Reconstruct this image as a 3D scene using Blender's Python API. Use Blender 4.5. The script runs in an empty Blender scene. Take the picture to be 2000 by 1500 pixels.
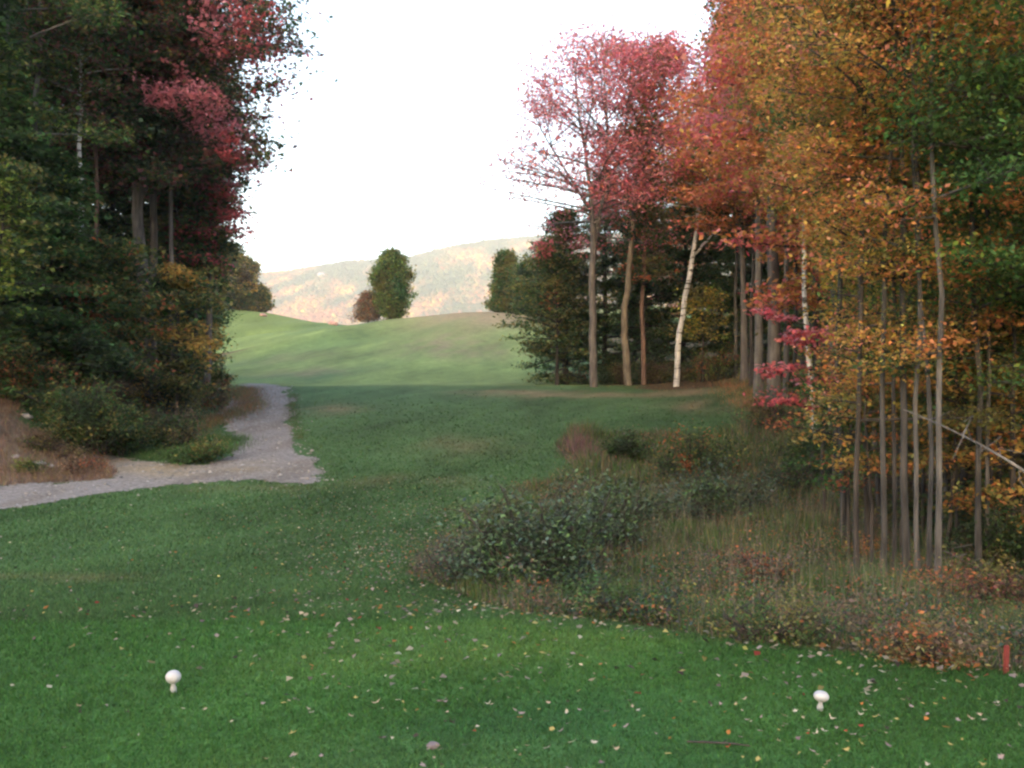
import bpy, math
import numpy as np
from mathutils import Vector

scn = bpy.context.scene
COL = scn.collection
rad = math.radians
F = 1944.0                      # focal length in photo pixels (2000 wide)
EYE = 1.65
PITCH = math.atan(40.0 / F)

# ------------------------------------------------------------------ small maths helpers
def sst(a, b, x):
    t = np.clip((np.asarray(x, float) - a) / (b - a), 0, 1)
    return t * t * (3 - 2 * t)

def gauss(x, c, w):
    return np.exp(-((np.asarray(x, float) - c) / w) ** 2)

_pr = np.random.default_rng(77)
_FD = _pr.normal(size=(14, 3)); _FP = _pr.uniform(0, 6.28, 14)
def nz(p, s):
    """smooth pseudo noise about -1..1 at feature size s (p: N x 3 or N x 2)"""
    p = np.asarray(p, float)
    if p.shape[1] == 2:
        p = np.hstack([p, np.zeros((len(p), 1))])
    q = p * (2.2 / s)
    w = 0.6 * np.sin(q @ (_FD[:7].T * .6) + _FP[:7])
    v = np.sin(q @ _FD[7:].T + _FP[7:] + w)
    return v.sum(1) / 3.2

# ------------------------------------------------------------------ terrain
_py = np.arange(-60, 400, 0.5)
_kx = [-60, 0, 7.4, 8.2, 11, 15, 22, 30, 40, 50, 58, 66, 75, 400]
_kz = [0, 0, 0, -.08, -.5, -.7, -.5, 0, 1.0, 1.95, 2.78, 3.0, 3.1, 3.1]
_pz = np.interp(_py, _kx, _kz)
_k = np.exp(-(np.arange(-12, 13) * .5 / 1.6) ** 2); _k /= _k.sum()
_pzs = np.convolve(np.pad(_pz, 12, 'edge'), _k, 'valid')
_m = sst(8.0, 12.0, _py)
_pzf = _pz * (1 - _m) + _pzs * _m

def height(x, y):
    x = np.asarray(x, float); y = np.asarray(y, float)
    x, y = np.broadcast_arrays(x, y)
    ye = y + 0.62 * np.clip(x, 0, 4.5) * np.exp(-(y / 16) ** 2) * (y > 0)
    z = np.interp(ye, _py, _pzf)
    # right bank below the woods
    z = z + 1.35 * sst(7, 19, x) * gauss(y, 50, 19)
    z = z + 0.9 * sst(6.5, 14, x) * gauss(y, 15, 9)
    # shallow gully holding the brush
    z = z - 0.35 * np.exp(-((x - 4.5) / 4.0) ** 2 - ((y - 24) / 7.0) ** 2)
    # left bank, woods floor
    bl = np.interp(y, [28, 36, 46, 58, 80], [11.3, 12.6, 14.6, 18, 26])
    z = z + 1.9 * sst(0, 4.2, -x - bl) * sst(22.5, 29, y) * (1 - .5 * sst(60, 90, y))
    # far hills
    s = x / np.maximum(y, 20)
    za = 1.65 + 145 * (790 - np.interp(s, [-.6, -.288, -.185, -.154, -.12, -.06, 0, .05, .12, .4],
                                       [690, 668, 638, 634, 624, 612, 606, 602, 600, 590])) / F
    zb = 1.65 + 205 * (790 - np.interp(s, [-.6, -.34, -.288, -.24, -.185, -.154, -.1, .4],
                                       [600, 602, 604, 615, 631, 642, 690, 760])) / F
    a = 3.1 + (za - 3.1) * sst(62, 152, y) ** .95 - np.clip(y - 150, 0, None) * .11
    b = 1.5 + (zb - 1.5) * sst(110, 208, y) - np.clip(y - 207, 0, None) * .12
    far = np.maximum(a, b) + np.clip(1.2 - np.abs(a - b), 0, None) ** 2 * .1
    m = sst(62, 76, y)
    far = far * (1 - sst(260, 420, y)) + sst(260, 420, y) * -20
    z = z * (1 - m) + far * m
    # unseen high ridge added far behind the tee, sized so its shadow covers the hollow
    z = z + 165 * np.exp(-((y + 950) / 260.0) ** 2) * (y < -200)
    # gentle unevenness
    p = np.stack([x.ravel(), y.ravel()], 1)
    amp = 0.05 * sst(8, 16, y) + 0.35 * sst(75, 120, y)
    z = z + (nz(p, 9.0).reshape(x.shape)) * amp
    return z

def H1(x, y):
    return float(height(np.array([x]), np.array([y]))[0])

def raydir(px, py):
    v = np.array([(px - 1000) / F, 1.0, (750 - py) / F])
    c, s_ = math.cos(PITCH), math.sin(PITCH)
    return np.array([v[0], v[1] * c - v[2] * s_, v[1] * s_ + v[2] * c])

def onground(px, py, dmax=240):
    d = raydir(px, py); d = d / d[1]
    t = np.concatenate([np.arange(2, 30, .02), np.arange(30, dmax, .1)])
    h = height(d[0] * t, t)
    z = EYE + d[2] * t
    k = np.where(z <= h)[0]
    i = k[0] if len(k) else len(t) - 1
    return d[0] * t[i], t[i]

def X(px, D):
    return raydir(px, 790)[0] / raydir(px, 790)[1] * D
def Z(py, D):
    d = raydir(1000, py); return EYE + d[2] / d[1] * D

def inpoly(x, y, poly):
    x = np.asarray(x); y = np.asarray(y)
    r = np.zeros(x.shape, bool); n = len(poly)
    for i in range(n):
        x1, y1 = poly[i]; x2, y2 = poly[(i + 1) % n]
        c = ((y1 > y) != (y2 > y))
        with np.errstate(divide='ignore', invalid='ignore'):
            r ^= c & (x < (x2 - x1) * (y - y1) / (y2 - y1 + 1e-12) + x1)
    return r

# ------------------------------------------------------------------ mesh helpers
def raw_mesh(name, V, polys, k, mat, col=None, smooth=False):
    """V: N x 3, polys: M x k indices, col: M x 3 per-face colour"""
    me = bpy.data.meshes.new(name)
    V = np.ascontiguousarray(V, np.float32); P = np.ascontiguousarray(polys, np.int32)
    me.vertices.add(len(V)); me.vertices.foreach_set('co', V.ravel())
    me.loops.add(P.size); me.loops.foreach_set('vertex_index', P.ravel())
    me.polygons.add(len(P))
    me.polygons.foreach_set('loop_start', np.arange(0, P.size, k, dtype=np.int32))
    me.polygons.foreach_set('loop_total', np.full(len(P), k, np.int32))
    if smooth:
        me.polygons.foreach_set('use_smooth', np.ones(len(P), bool))
    me.update(calc_edges=True)
    if col is not None:
        a = me.attributes.new('Col', 'FLOAT_COLOR', 'FACE')
        c = np.ones((len(P), 4), np.float32); c[:, :3] = np.clip(col, 0, 1)
        a.data.foreach_set('color', c.ravel())
    if mat is not None:
        me.materials.append(mat)
    return me

def link(name, data, parent=None, loc=None):
    o = bpy.data.objects.new(name, data); COL.objects.link(o)
    if parent is not None: o.parent = parent
    if loc is not None: o.location = loc
    return o

def tag(o, label, cat=None, group=None, kind=None):
    o['label'] = label
    if cat: o['category'] = cat
    if group: o['group'] = group
    if kind: o['kind'] = kind
    return o

class Tubes:
    def __init__(s): s.V = []; s.P = []; s.n = 0
    def add(s, pts, r, k=6):
        pts = np.asarray(pts, float); r = np.asarray(r, float)
        t = np.gradient(pts, axis=0); t /= np.linalg.norm(t, axis=1)[:, None] + 1e-9
        ref = np.array([0, 0, 1.0]) if abs(t[0, 2]) < .8 else np.array([1.0, 0, 0])
        u = np.cross(t, ref); u /= np.linalg.norm(u, axis=1)[:, None] + 1e-9
        w = np.cross(t, u)
        a = np.linspace(0, 2 * np.pi, k, endpoint=False)
        ring = pts[:, None] + r[:, None, None] * (np.cos(a)[None, :, None] * u[:, None] + np.sin(a)[None, :, None] * w[:, None])
        m = len(pts)
        i = np.arange(m - 1)[:, None] * k; j = np.arange(k)[None]; j2 = (j + 1) % k
        q = np.stack([i + j, i + j2, i + k + j2, i + k + j], -1).reshape(-1, 4)
        s.V.append(ring.reshape(-1, 3)); s.P.append(q + s.n); s.n += m * k
        # close the tip
        s.V.append(pts[-1:] + t[-1:] * r[-1]); tip = s.n; s.n += 1
        b = tip - k; jj = np.arange(k)
        s.P.append(np.stack([b + jj, b + (jj + 1) % k, np.full(k, tip), np.full(k, tip)], 1))
    def mesh(s, name, mat, smooth=True):
        P = np.vstack(s.P); V = np.vstack(s.V)
        tri = P[:, 2] == P[:, 3]
        me = bpy.data.meshes.new(name)
        me.from_pydata(V.tolist(), [], [list(map(int, p[:3])) if t else list(map(int, p)) for p, t in zip(P, tri)])
        if smooth: me.polygons.foreach_set('use_smooth', np.ones(len(me.polygons), bool))
        me.materials.append(mat)
        return me

def leaf_quads(C, size, rng, up=0.55, aspect=.62, fold=.25):
    """one four-cornered leaf per centre; normals lean upward. returns V (N*4 x 3), P"""
    n = len(C)
    nrm = rng.normal(size=(n, 3)); nrm /= np.linalg.norm(nrm, axis=1)[:, None]
    nrm[:, 2] = np.abs(nrm[:, 2]) + up; nrm /= np.linalg.norm(nrm, axis=1)[:, None]
    a = rng.normal(size=(n, 3)); t = np.cross(nrm, a); t /= np.linalg.norm(t, axis=1)[:, None] + 1e-9
    b = np.cross(nrm, t)
    L = (size * rng.uniform(.42, 1.32, n))[:, None]
    Wd = L * aspect * rng.uniform(.7, 1.2, (n, 1))
    f = nrm * L * fold * rng.uniform(-.3, 1, (n, 1))
    v0 = C - t * L * .5; v2 = C + t * L * .5 - f * .6
    v1 = C + b * Wd * .5 + f * .5 - t * L * .08; v3 = C - b * Wd * .5 + f * .5 - t * L * .08
    V = np.stack([v0, v1, v2, v3], 1).reshape(-1, 3)
    P = np.arange(4 * n).reshape(n, 4)
    return V, P

# ------------------------------------------------------------------ colours (albedo)
C_ = dict(
    RED=(.74, .17, .18), CRIM=(.42, .07, .09), PINK=(.84, .30, .34), ORG=(.72, .285, .105), RUST=(.46, .16, .075),
    YEL=(.58, .42, .09), GOLD=(.60, .37, .10), OLV=(.23, .21, .07), GRN=(.085, .145, .048), BGRN=(.10, .20, .065), DGR=(.065, .10, .05), COR=(.80, .30, .20),
    MAR=(.24, .10, .09), LIME=(.24, .31, .07), TEAL=(.065, .105, .08), BRN=(.19, .135, .09), TAN=(.34, .25, .16), STRAW=(.30, .24, .12),
    MAUVE=(.18, .135, .135), GREY=(.20, .19, .17))
for k_ in C_: C_[k_] = np.array(C_[k_])

def pal(names, scale=2.0, jit=.28, mixn=.35, z0=0., zg=0.):
    """names: palette in order; the noise walks through it, single leaves stray"""
    A = np.array([C_[n] for n in names]); m = len(A)
    def f(P, rng, off):
        v = .5 + .5 * nz(P + off, scale) + rng.normal(0, mixn * .5, len(P)) + (P[:, 2] - z0) * zg
        i = np.clip((v * m).astype(int), 0, m - 1)
        c = A[i] * np.exp(rng.normal(0, jit, len(P)))[:, None]
        g = rng.normal(0, .09, (len(P), 3))
        return c * (1 + g)
    return f

# ------------------------------------------------------------------ materials
def newmat(name):
    m = bpy.data.materials.new(name); m.use_nodes = True
    nt = m.node_tree; nt.nodes.clear()
    return m, nt, nt.nodes.new, nt.links.new

def leaf_mat(name, gloss=.2, trans=.5):
    m, nt, N, L = newmat(name)
    out = N('ShaderNodeOutputMaterial'); at = N('ShaderNodeAttribute'); at.attribute_name = 'Col'
    p = N('ShaderNodeBsdfPrincipled'); p.inputs['Roughness'].default_value = .5
    p.inputs['Specular IOR Level'].default_value = gloss
    t = N('ShaderNodeBsdfTranslucent'); mx = N('ShaderNodeMixShader'); mx.inputs[0].default_value = trans
    L(at.outputs['Color'], p.inputs['Base Color']); L(at.outputs['Color'], t.inputs['Color'])
    L(p.outputs[0], mx.inputs[1]); L(t.outputs[0], mx.inputs[2]); L(mx.outputs[0], out.inputs[0])
    return m

def bark_mat(name, c1, c2, scale=9, patches=None, pc=(.05, .045, .04)):
    m, nt, N, L = newmat(name)
    out = N('ShaderNodeOutputMaterial'); p = N('ShaderNodeBsdfPrincipled'); p.inputs['Roughness'].default_value = .9
    tc = N('ShaderNodeTexCoord'); mp = N('ShaderNodeMapping'); mp.inputs['Scale'].default_value = (1, 1, .16)
    n1 = N('ShaderNodeTexNoise'); n1.inputs['Scale'].default_value = scale; n1.inputs['Detail'].default_value = 5
    cr = N('ShaderNodeValToRGB'); cr.color_ramp.elements[0].position = .33; cr.color_ramp.elements[1].position = .68
    cr.color_ramp.elements[0].color = (*c1, 1); cr.color_ramp.elements[1].color = (*c2, 1)
    L(tc.outputs['Object'], mp.inputs[0]); L(mp.outputs[0], n1.inputs['Vector']); L(n1.outputs[0], cr.inputs[0])
    # broad lichen / damp blotches
    n2 = N('ShaderNodeTexNoise'); n2.inputs['Scale'].default_value = 1.3; n2.inputs['Detail'].default_value = 3
    L(tc.outputs['Object'], n2.inputs['Vector'])
    r2 = N('ShaderNodeValToRGB'); r2.color_ramp.elements[0].color = (.72, .72, .74, 1); r2.color_ramp.elements[1].color = (1.2, 1.17, 1.1, 1)
    r2.color_ramp.elements[0].position = .35; r2.color_ramp.elements[1].position = .65
    L(n2.outputs[0], r2.inputs[0])
    mm = N('ShaderNodeMix'); mm.data_type = 'RGBA'; mm.blend_type = 'MULTIPLY'; mm.inputs[0].default_value = 1
    L(cr.outputs[0], mm.inputs[6]); L(r2.outputs[0], mm.inputs[7])
    res = mm.outputs[2]
    if patches:
        mp3 = N('ShaderNodeMapping'); mp3.inputs['Scale'].default_value = (1, 1, 5.5)
        n3 = N('ShaderNodeTexNoise'); n3.inputs['Scale'].default_value = 1.5; n3.inputs['Detail'].default_value = 4
        L(tc.outputs['Object'], mp3.inputs[0]); L(mp3.outputs[0], n3.inputs['Vector'])
        r3 = N('ShaderNodeValToRGB'); r3.color_ramp.elements[0].position = patches; r3.color_ramp.elements[1].position = patches + .05
        L(n3.outputs[0], r3.inputs[0])
        m3 = N('ShaderNodeMix'); m3.data_type = 'RGBA'; L(r3.outputs[0], m3.inputs[0]); L(res, m3.inputs[6])
        m3.inputs[7].default_value = (*pc, 1); res = m3.outputs[2]
    L(res, p.inputs['Base Color'])
    b = N('ShaderNodeBump'); b.inputs['Strength'].default_value = .5; b.inputs['Distance'].default_value = .03
    L(n1.outputs[0], b.inputs['Height']); L(b.outputs[0], p.inputs['Normal'])
    L(p.outputs[0], out.inputs[0])
    return m

LEAF = leaf_mat('leaf_surface'); LEAFG = leaf_mat('glossy_leaf_surface', .5, .2); BLADE = leaf_mat('grass_blade_surface', .12, .3)
B_GREY = bark_mat('grey_bark', (.085, .075, .072), (.185, .165, .16))
B_DARK = bark_mat('dark_bark', (.032, .027, .025), (.085, .07, .064))
B_SLIM = bark_mat('slim_grey_bark', (.028, .025, .024), (.098, .09, .088), 14)
B_SLIMP = bark_mat('slim_pale_bark', (.055, .05, .048), (.16, .148, .143), 14, patches=.62, pc=(.05, .045, .04))
B_TAN = bark_mat('tan_bark', (.12, .098, .075), (.25, .21, .165))
B_RED = bark_mat('reddish_bark', (.11, .065, .05), (.23, .145, .115))
B_PALE = bark_mat('pale_bark', (.11, .10, .097), (.22, .20, .19), patches=.64, pc=(.08, .07, .065))
B_BIRCH = bark_mat('birch_bark', (.50, .48, .47), (.74, .72, .72), patches=.57, pc=(.09, .075, .07))
B_STUMP = bark_mat('stump_bark', (.17, .08, .045), (.33, .17, .10))

# ------------------------------------------------------------------ tree generator
PROF = {
    'oval': lambda u: np.sqrt(np.clip(1 - (1.75 * u - .72) ** 2 / 1.1, .02, 1)),
    'broad': lambda u: np.clip(.55 + 1.2 * u, 0, 1) * np.sqrt(np.clip(1.02 - u ** 3, .03, 1)),
    'cone': lambda u: (1 - u) ** .8 + .06,
    'spindle': lambda u: np.clip(np.sin(np.pi * (u * .88 + .1)), .08, 1),
    'col': lambda u: np.clip(1.05 - u ** 4, .15, 1),
}

TW, LV, LS = 1.35, 1.45, 1.22
def gen_tree(seed, H, r0, cb, R, shape='broad', limbs=30, twigs=7, leaves=26, lsize=.17, palette=None, up=(8, 62),
             spray=.42, flat=.32, stems=None, bias=(0, 0), wander=.02, limb_r=.34, off=None, spots=None, lo_sparse=0., cut=None, ksides=8,
             upl=.55, coll=None):
    rng = np.random.default_rng(seed)
    twigs = int(round(twigs * TW)); leaves = leaves * LV; lsize = lsize * LS; spray = spray * 1.1
    T = Tubes()
    if stems is None:
        n = 16; t = np.linspace(0, 1, n)
        w = np.cumsum(rng.normal(0, wander * H / n * 2.2, (n, 2)), 0); w -= w[0]
        w *= t[:, None] ** .5
        st = np.column_stack([w[:, 0], w[:, 1], t * H, r0 * (1 - t) ** .75 * (1 + .35 * np.exp(-t * 30)) + .008])
        stems = [st]
    else:
        out = []
        for s in stems:
            s = np.array(s, float); d = np.r_[0, np.cumsum(np.linalg.norm(np.diff(s[:, :3], axis=0), axis=1))]
            m = max(8, int(d[-1] / .9)); q = np.linspace(0, d[-1], m)
            o = np.stack([np.interp(q, d, s[:, i]) for i in range(4)], 1)
            if len(o) > 6:
                kk = np.array([.2, .6, .2]); o2 = o.copy()
                for i in range(3): o2[1:-1, i] = np.convolve(o[:, i], kk, 'valid')
                o = o2
                o[1:-1, :2] += rng.normal(0, .03, (len(o) - 2, 2))
            out.append(o)
        stems = out
        for s_k in stems: s_k[:, 3] *= .78
    base_z = stems[0][0, 2]
    for s in stems:
        s = s.copy()
        if s is stems[0] or abs(s[0, 2] - base_z) < .01:
            s = np.vstack([s[0] + [0, 0, -.35, s[0, 3] * .25], s])
        T.add(s[:, :3], s[:, 3], ksides)
    top = max(s[:, 2].max() for s in stems)
    zb = cb * top
    LC = []; LP = []
    wts = np.array([max(.01, s[:, 2].max() - max(zb, s[0, 2])) for s in stems]); wts /= wts.sum()
    ga = rng.uniform(0, 6.28)
    bias = np.array([bias[0], bias[1]])
    for i in range(limbs):
        s = stems[rng.choice(len(stems), p=wts)]
        lo = max(zb, s[0, 2]); hi = s[:, 2].max() * .985
        u0 = ((i + rng.uniform(0, 1)) / limbs)
        z = lo + (hi - lo) * u0 ** .9
        p0 = np.array([np.interp(z, s[:, 2], s[:, j]) for j in range(3)]); rr = np.interp(z, s[:, 2], s[:, 3])
        u = (z - zb) / max(top - zb, .1)
        ga += 2.4 + rng.normal(0, .35)
        d = np.array([math.cos(ga), math.sin(ga)])
        Lm = R * float(PROF[shape](np.array(u))) * rng.uniform(.5, 1.18) * max(.25, 1 + float(d @ bias))
        el = rad(up[0] + (up[1] - up[0]) * u + rng.normal(0, 7))
        n = 7; tt = np.linspace(0, 1, n)
        el2 = el * (1 - .55 * tt) if up[0] >= 0 else el * (1 + .4 * tt)
        step = Lm / (n - 1)
        az = ga + np.cumsum(rng.normal(0, .10, n))
        dx = np.cumsum(np.cos(az) * np.cos(el2)) * step; dy = np.cumsum(np.sin(az) * np.cos(el2)) * step; dz = np.cumsum(np.sin(el2)) * step
        L_ = np.column_stack([p0[0] + dx - dx[0], p0[1] + dy - dy[0], p0[2] + dz - dz[0]])
        if cut is not None:
            kc = [m_ for m_ in range(n) if cut(L_[m_])]
            if kc and kc[0] < 2: continue
            if kc: L_ = L_[:kc[0]]; n = len(L_); tt = np.linspace(0, 1, n)
        r = max(.012, min(rr * .62, limb_r * rr * 1.0 + .004 * Lm))
        T.add(L_, r * (1 - tt) ** .7 + .006, 5)
        for j in range(twigs):
            q = 1 - .8 * rng.uniform(0, 1) ** 1.25
            if lo_sparse and rng.random() < lo_sparse * (1 - u): continue
            b = np.array([np.interp(q, tt, L_[:, m]) for m in range(3)])
            da = az[min(int(q * (n - 1)), n - 1)] + rng.choice([-1, 1]) * rng.uniform(.3, 1.25)
            tl = Lm * rng.uniform(.14, .34) * (1.15 - .5 * q) + .15
            e = el * .35 + rng.normal(.1, .2)
            v = np.array([math.cos(da) * math.cos(e), math.sin(da) * math.cos(e), math.sin(e)])
            tp = b + v * tl * np.linspace(0, 1, 4)[:, None] + np.array([0, 0, 1]) * (tl * .05 * np.linspace(0, 1, 4) ** 2)[:, None]
            if cut is not None and cut(tp[-1]): continue
            T.add(tp, np.linspace(max(.006, r * .22), .004, 4), 3)
            m = rng.poisson(leaves * rng.uniform(.5, 1.4))
            if m == 0: continue
            k = rng.uniform(.15, 1.15, m)[:, None]
            c = b + v * tl * k + rng.normal(size=(m, 3)) * np.array([spray, spray, spray * flat])
            LC.append(c)
    C = np.vstack(LC)
    off = np.array(off if off is not None else rng.uniform(-50, 50, 3))
    col = palette(C, rng, off)
    if spots:
        for (sx, sz, sr, nm, pr) in spots:
            dd = (C[:, 0] - sx) ** 2 + (C[:, 2] - sz) ** 2 + (nz(C, .9) * .7 + nz(C + 9, .4) * .5) * sr * sr * .6
            k = (dd < sr * sr) & (rng.random(len(C)) < pr)
            col[k] = C_[nm] * np.exp(rng.normal(0, .22, k.sum()))[:, None]
    V, P = leaf_quads(C, lsize, rng, up=upl)
    return T, V, P, col

def build_tree(name, label, px, D, group=None, bark=None, base=None, cat='tree', leafmat=None, crown='crown', trunk='trunk', rot=0, **kw):
    x, y = (X(px, D), D) if base is None else base
    z = H1(x, y)
    T, V, P, col = gen_tree(**kw)
    e = link(name, None, loc=(x, y, z)); e.rotation_euler.z = rot
    e.empty_display_size = .3
    tag(e, label, cat, group)
    link(trunk, T.mesh(trunk, bark or B_GREY), e)
    link(crown, raw_mesh(crown, V, P, 4, leafmat or LEAF, col), e)
    return e

def copy_thing(src, x, y, rot, sc, label, group=None):
    r = src.copy(); COL.objects.link(r)
    r.location = (x, y, H1(x, y) - .03); r.rotation_euler.z = rot; r.scale = (sc, sc, sc * 1.0)
    r['label'] = label
    if group: r['group'] = group
    elif 'group' in r: del r['group']
    for ch in list(src.children):
        c = ch.copy(); COL.objects.link(c); c.parent = r
    return r

# ------------------------------------------------------------------ ground colours
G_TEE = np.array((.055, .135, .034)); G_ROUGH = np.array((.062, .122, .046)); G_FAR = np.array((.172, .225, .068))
G_DRY = np.array((.25, .185, .115)); G_SOIL = np.array((.095, .070, .045)); G_LITTER = np.array((.11, .062, .036))

BRUSH = [onground(*p) for p in [(790, 1120), (845, 1060), (960, 1010), (1010, 950), (1130, 930), (1110, 905), (1085, 870), (1110, 850),
                                (1250, 848), (1400, 850), (1500, 835), (1560, 800), (1700, 830)]] + \
        [(9, 30), (12, 22), (9.5, 14), (7.5, 9), (4.2, 6.2)] + [onground(*p) for p in [(1950, 1312), (1800, 1290), (1500, 1262), (1250, 1225), (1020, 1200), (900, 1160)]]
PATH = [(-14.5, 18.5)] + [onground(*p) for p in [(0, 998), (100, 981), (180, 968), (290, 955), (400, 945), (500, 938), (560, 946), (600, 946), (632, 936), (622, 912), (600, 880),
                                (578, 850), (563, 800), (572, 775), (560, 758)]] + \
       [(X(545, 60), 60), (X(520, 66), 66), (X(470, 66), 66), (X(474, 60), 60)] + [onground(*p) for p in [(470, 758), (462, 775), (447, 800), (436, 860), (428, 890), (380, 909), (330, 906), (280, 900),
                                (235, 890), (190, 884), (150, 880), (185, 893), (215, 908), (228, 925), (215, 938), (100, 945), (0, 951)]] + [(-15.5, 21.5)]
LBANK = [onground(*p) for p in [(0, 950), (100, 944), (215, 938), (230, 922), (205, 900), (150, 880), (90, 850), (40, 825)]] + [(-17, 34), (-20, 26), (-16.5, 21.5)]

def ground_color(x, y):
    p = np.stack([x, y], 1); n = len(x)
    c = np.tile(G_ROUGH, (n, 1)).astype(float)
    def mixc(c2, m):
        nonlocal c
        c = c * (1 - m[:, None]) + np.asarray(c2) * m[:, None]
    ye = y + 0.62 * np.clip(x, 0, 4.5) * np.exp(-(y / 16) ** 2)
    mixc(G_TEE, (1 - sst(7.3, 8.3, ye + .25 * nz(p, 2.5))) * .95)
    mixc(G_FAR, sst(54, 64, y))  # paler fairway grass; brighter light beyond the crest is also put into this colour
    # mottling
    c = c * (1 + .16 * nz(p, 3.1) + .12 * nz(p + 31, .9))[:, None]
    mixc((.115, .195, .05), .5 * sst(.0, 1.0, nz(np.stack([x * .35, y], 1) + 60, .9)) * (1 - sst(7.3, 8.3, ye)))
    mixc((.040, .12, .05), .45 * sst(.1, 1.0, nz(np.stack([x * .3, y], 1) + 20, .7)) * (1 - sst(7.3, 8.3, ye)))
    # mowing bands on the fairway hill
    s_ = x / np.maximum(y, 1)
    band = np.sin(y * .33 + x * .12 + 1.5 * nz(p, 22)) * sst(62, 80, y) * .10
    c = c * (1 + band)[:, None]
    mixc((.155, .20, .065), .5 * sst(.1, .9, nz(p + 7, 15)) * sst(60, 75, y))
    mixc((.05, .13, .06), .45 * sst(.1, .9, nz(p + 97, 12)) * sst(60, 75, y))
    # dry brown hill shoulder
    m = np.exp(-((s_ + .008) / .085) ** 2 - ((y - 133) / 21.0) ** 2)
    mixc(G_DRY * 1.15, np.clip(1.35 * m + .4 * m * nz(p + 3, 7), 0, .9))
    for (px, py, wx, wy, a) in [(860, 668, 4.5, 8, .45), (600, 728, 4.5, 5, .38), (900, 690, 6, 6, .35), (560, 700, 5, 6, .25),
                                (1060, 770, 3.0, 2.0, .55), (1180, 772, 3.2, 1.3, .6), (1330, 768, 3.0, 1.6, .6), (1430, 750, 2.4, 2.6, .6),
                                (60, 1130, .9, .45, .5), (1000, 765, 3, 1.2, .45), (900, 870, 1.6, 2.5, .22), (820, 940, 1.4, 1.2, .3),
                                (640, 800, 1.5, 2.5, .4), (480, 955, 1.2, .7, .35), (1000, 1000, .9, 1.2, .35), (1390, 790, 3, 2.6, .35)]:
        cx, cy = onground(px, py)
        m = np.exp(-((x - cx) / wx) ** 2 - ((y - cy) / wy) ** 2)
        mixc(G_DRY, np.clip(a * m * (1 + .8 * nz(p + px, 1.2)), 0, .8))
    # under the brush and the woods: soil, duff
    mixc(G_SOIL, inpoly(x, y, BRUSH) * .75)
    edge = 1.0 * nz(p + 11, 3.0)
    wr = sst(0, 2.0, np.where(y < 34, x - np.interp(y, [0, 6, 9, 12, 20, 30, 34], [4.5, 4.5, 4.9, 5.2, 8, 12, 14]), x - np.interp(y, [34, 42, 50, 56, 62, 75], [14, 16.5, 15, 5.5, 5.5, 7.5])) + edge) * (y < 110)
    wr = wr * np.where(y > 56, sst(0, 1, x - 4.5 - (y - 56) * .03), 1)
    mixc(G_LITTER, wr * .85)
    wl = sst(0, 2.5, -x - np.interp(y, [0, 22, 30, 36, 50, 60, 90], [18, 17.5, 13.5, 11.9, 14.6, 18.6, 27]) + edge) * (y > 15) * (y < 110)
    mixc(G_LITTER * .9, wl * .9)
    mixc(np.array((.20, .145, .115)), inpoly(x, y, LBANK) * .9)
    return np.clip(c, .01, .9)

# ------------------------------------------------------------------ ground sheet
def axis(parts):
    return np.unique(np.concatenate([np.arange(*p) for p in parts]).round(3))
gx = axis([(-4200, -800, 200), (-800, -160, 40), (-160, -60, 5), (-60, -26, 1), (-26, 26, .3), (26, 60, 1), (60, 160, 5), (160, 800, 40), (800, 4201, 200)])
gy = axis([(-2200, -400, 60), (-400, -60, 12), (-60, -6, 3), (-6, 66, .3), (66, 230, 1.5), (230, 460, 8), (460, 1200, 60), (1200, 6001, 300)])
GX, GY = np.meshgrid(gx, gy)
GZ = height(GX, GY)
nx, ny = len(gx), len(gy)
V = np.stack([GX.ravel(), GY.ravel(), GZ.ravel()], 1)
ii = np.arange(ny - 1)[:, None] * nx + np.arange(nx - 1)[None]
P = np.stack([ii, ii + 1, ii + nx + 1, ii + nx], -1).reshape(-1, 4)

def ground_mat():
    m, nt, N, L = newmat('turf')
    out = N('ShaderNodeOutputMaterial'); p = N('ShaderNodeBsdfPrincipled'); p.inputs['Roughness'].default_value = .95
    p.inputs['Specular IOR Level'].default_value = .15
    at = N('ShaderNodeAttribute'); at.attribute_name = 'Gcol'
    g = N('ShaderNodeNewGeometry')
    res = at.outputs['Color']
    for sc, lo, hi, det in ((38, .62, 1.42, 4), (7, .78, 1.25, 3), (1.6, .86, 1.16, 3)):
        n = N('ShaderNodeTexNoise'); n.inputs['Scale'].default_value = sc; n.inputs['Detail'].default_value = det
        L(g.outputs['Position'], n.inputs['Vector'])
        r = N('ShaderNodeMapRange'); r.inputs['From Min'].default_value = .3; r.inputs['From Max'].default_value = .7
        r.inputs['To Min'].default_value = lo; r.inputs['To Max'].default_value = hi; L(n.outputs[0], r.inputs[0])
        mx = N('ShaderNodeMix'); mx.data_type = 'RGBA'; mx.blend_type = 'MULTIPLY'; mx.inputs[0].default_value = 1
        L(res, mx.inputs[6]); L(r.outputs[0], mx.inputs[7]); res = mx.outputs[2]
    L(res, p.inputs['Base Color'])
    n = N('ShaderNodeTexNoise'); n.inputs['Scale'].default_value = 60; n.inputs['Detail'].default_value = 3
    L(g.outputs['Position'], n.inputs['Vector'])
    b = N('ShaderNodeBump'); b.inputs['Strength'].default_value = .6; b.inputs['Distance'].default_value = .02
    L(n.outputs[0], b.inputs['Height']); L(b.outputs[0], p.inputs['Normal'])
    L(p.outputs[0], out.inputs[0])
    return m

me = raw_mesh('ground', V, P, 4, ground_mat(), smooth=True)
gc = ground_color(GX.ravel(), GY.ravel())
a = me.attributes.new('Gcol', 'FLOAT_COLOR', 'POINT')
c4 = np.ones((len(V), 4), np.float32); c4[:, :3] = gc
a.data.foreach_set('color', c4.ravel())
tag(link('ground', me), 'mown green golf tee, fairway and hill under the trees', kind='structure')

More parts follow.
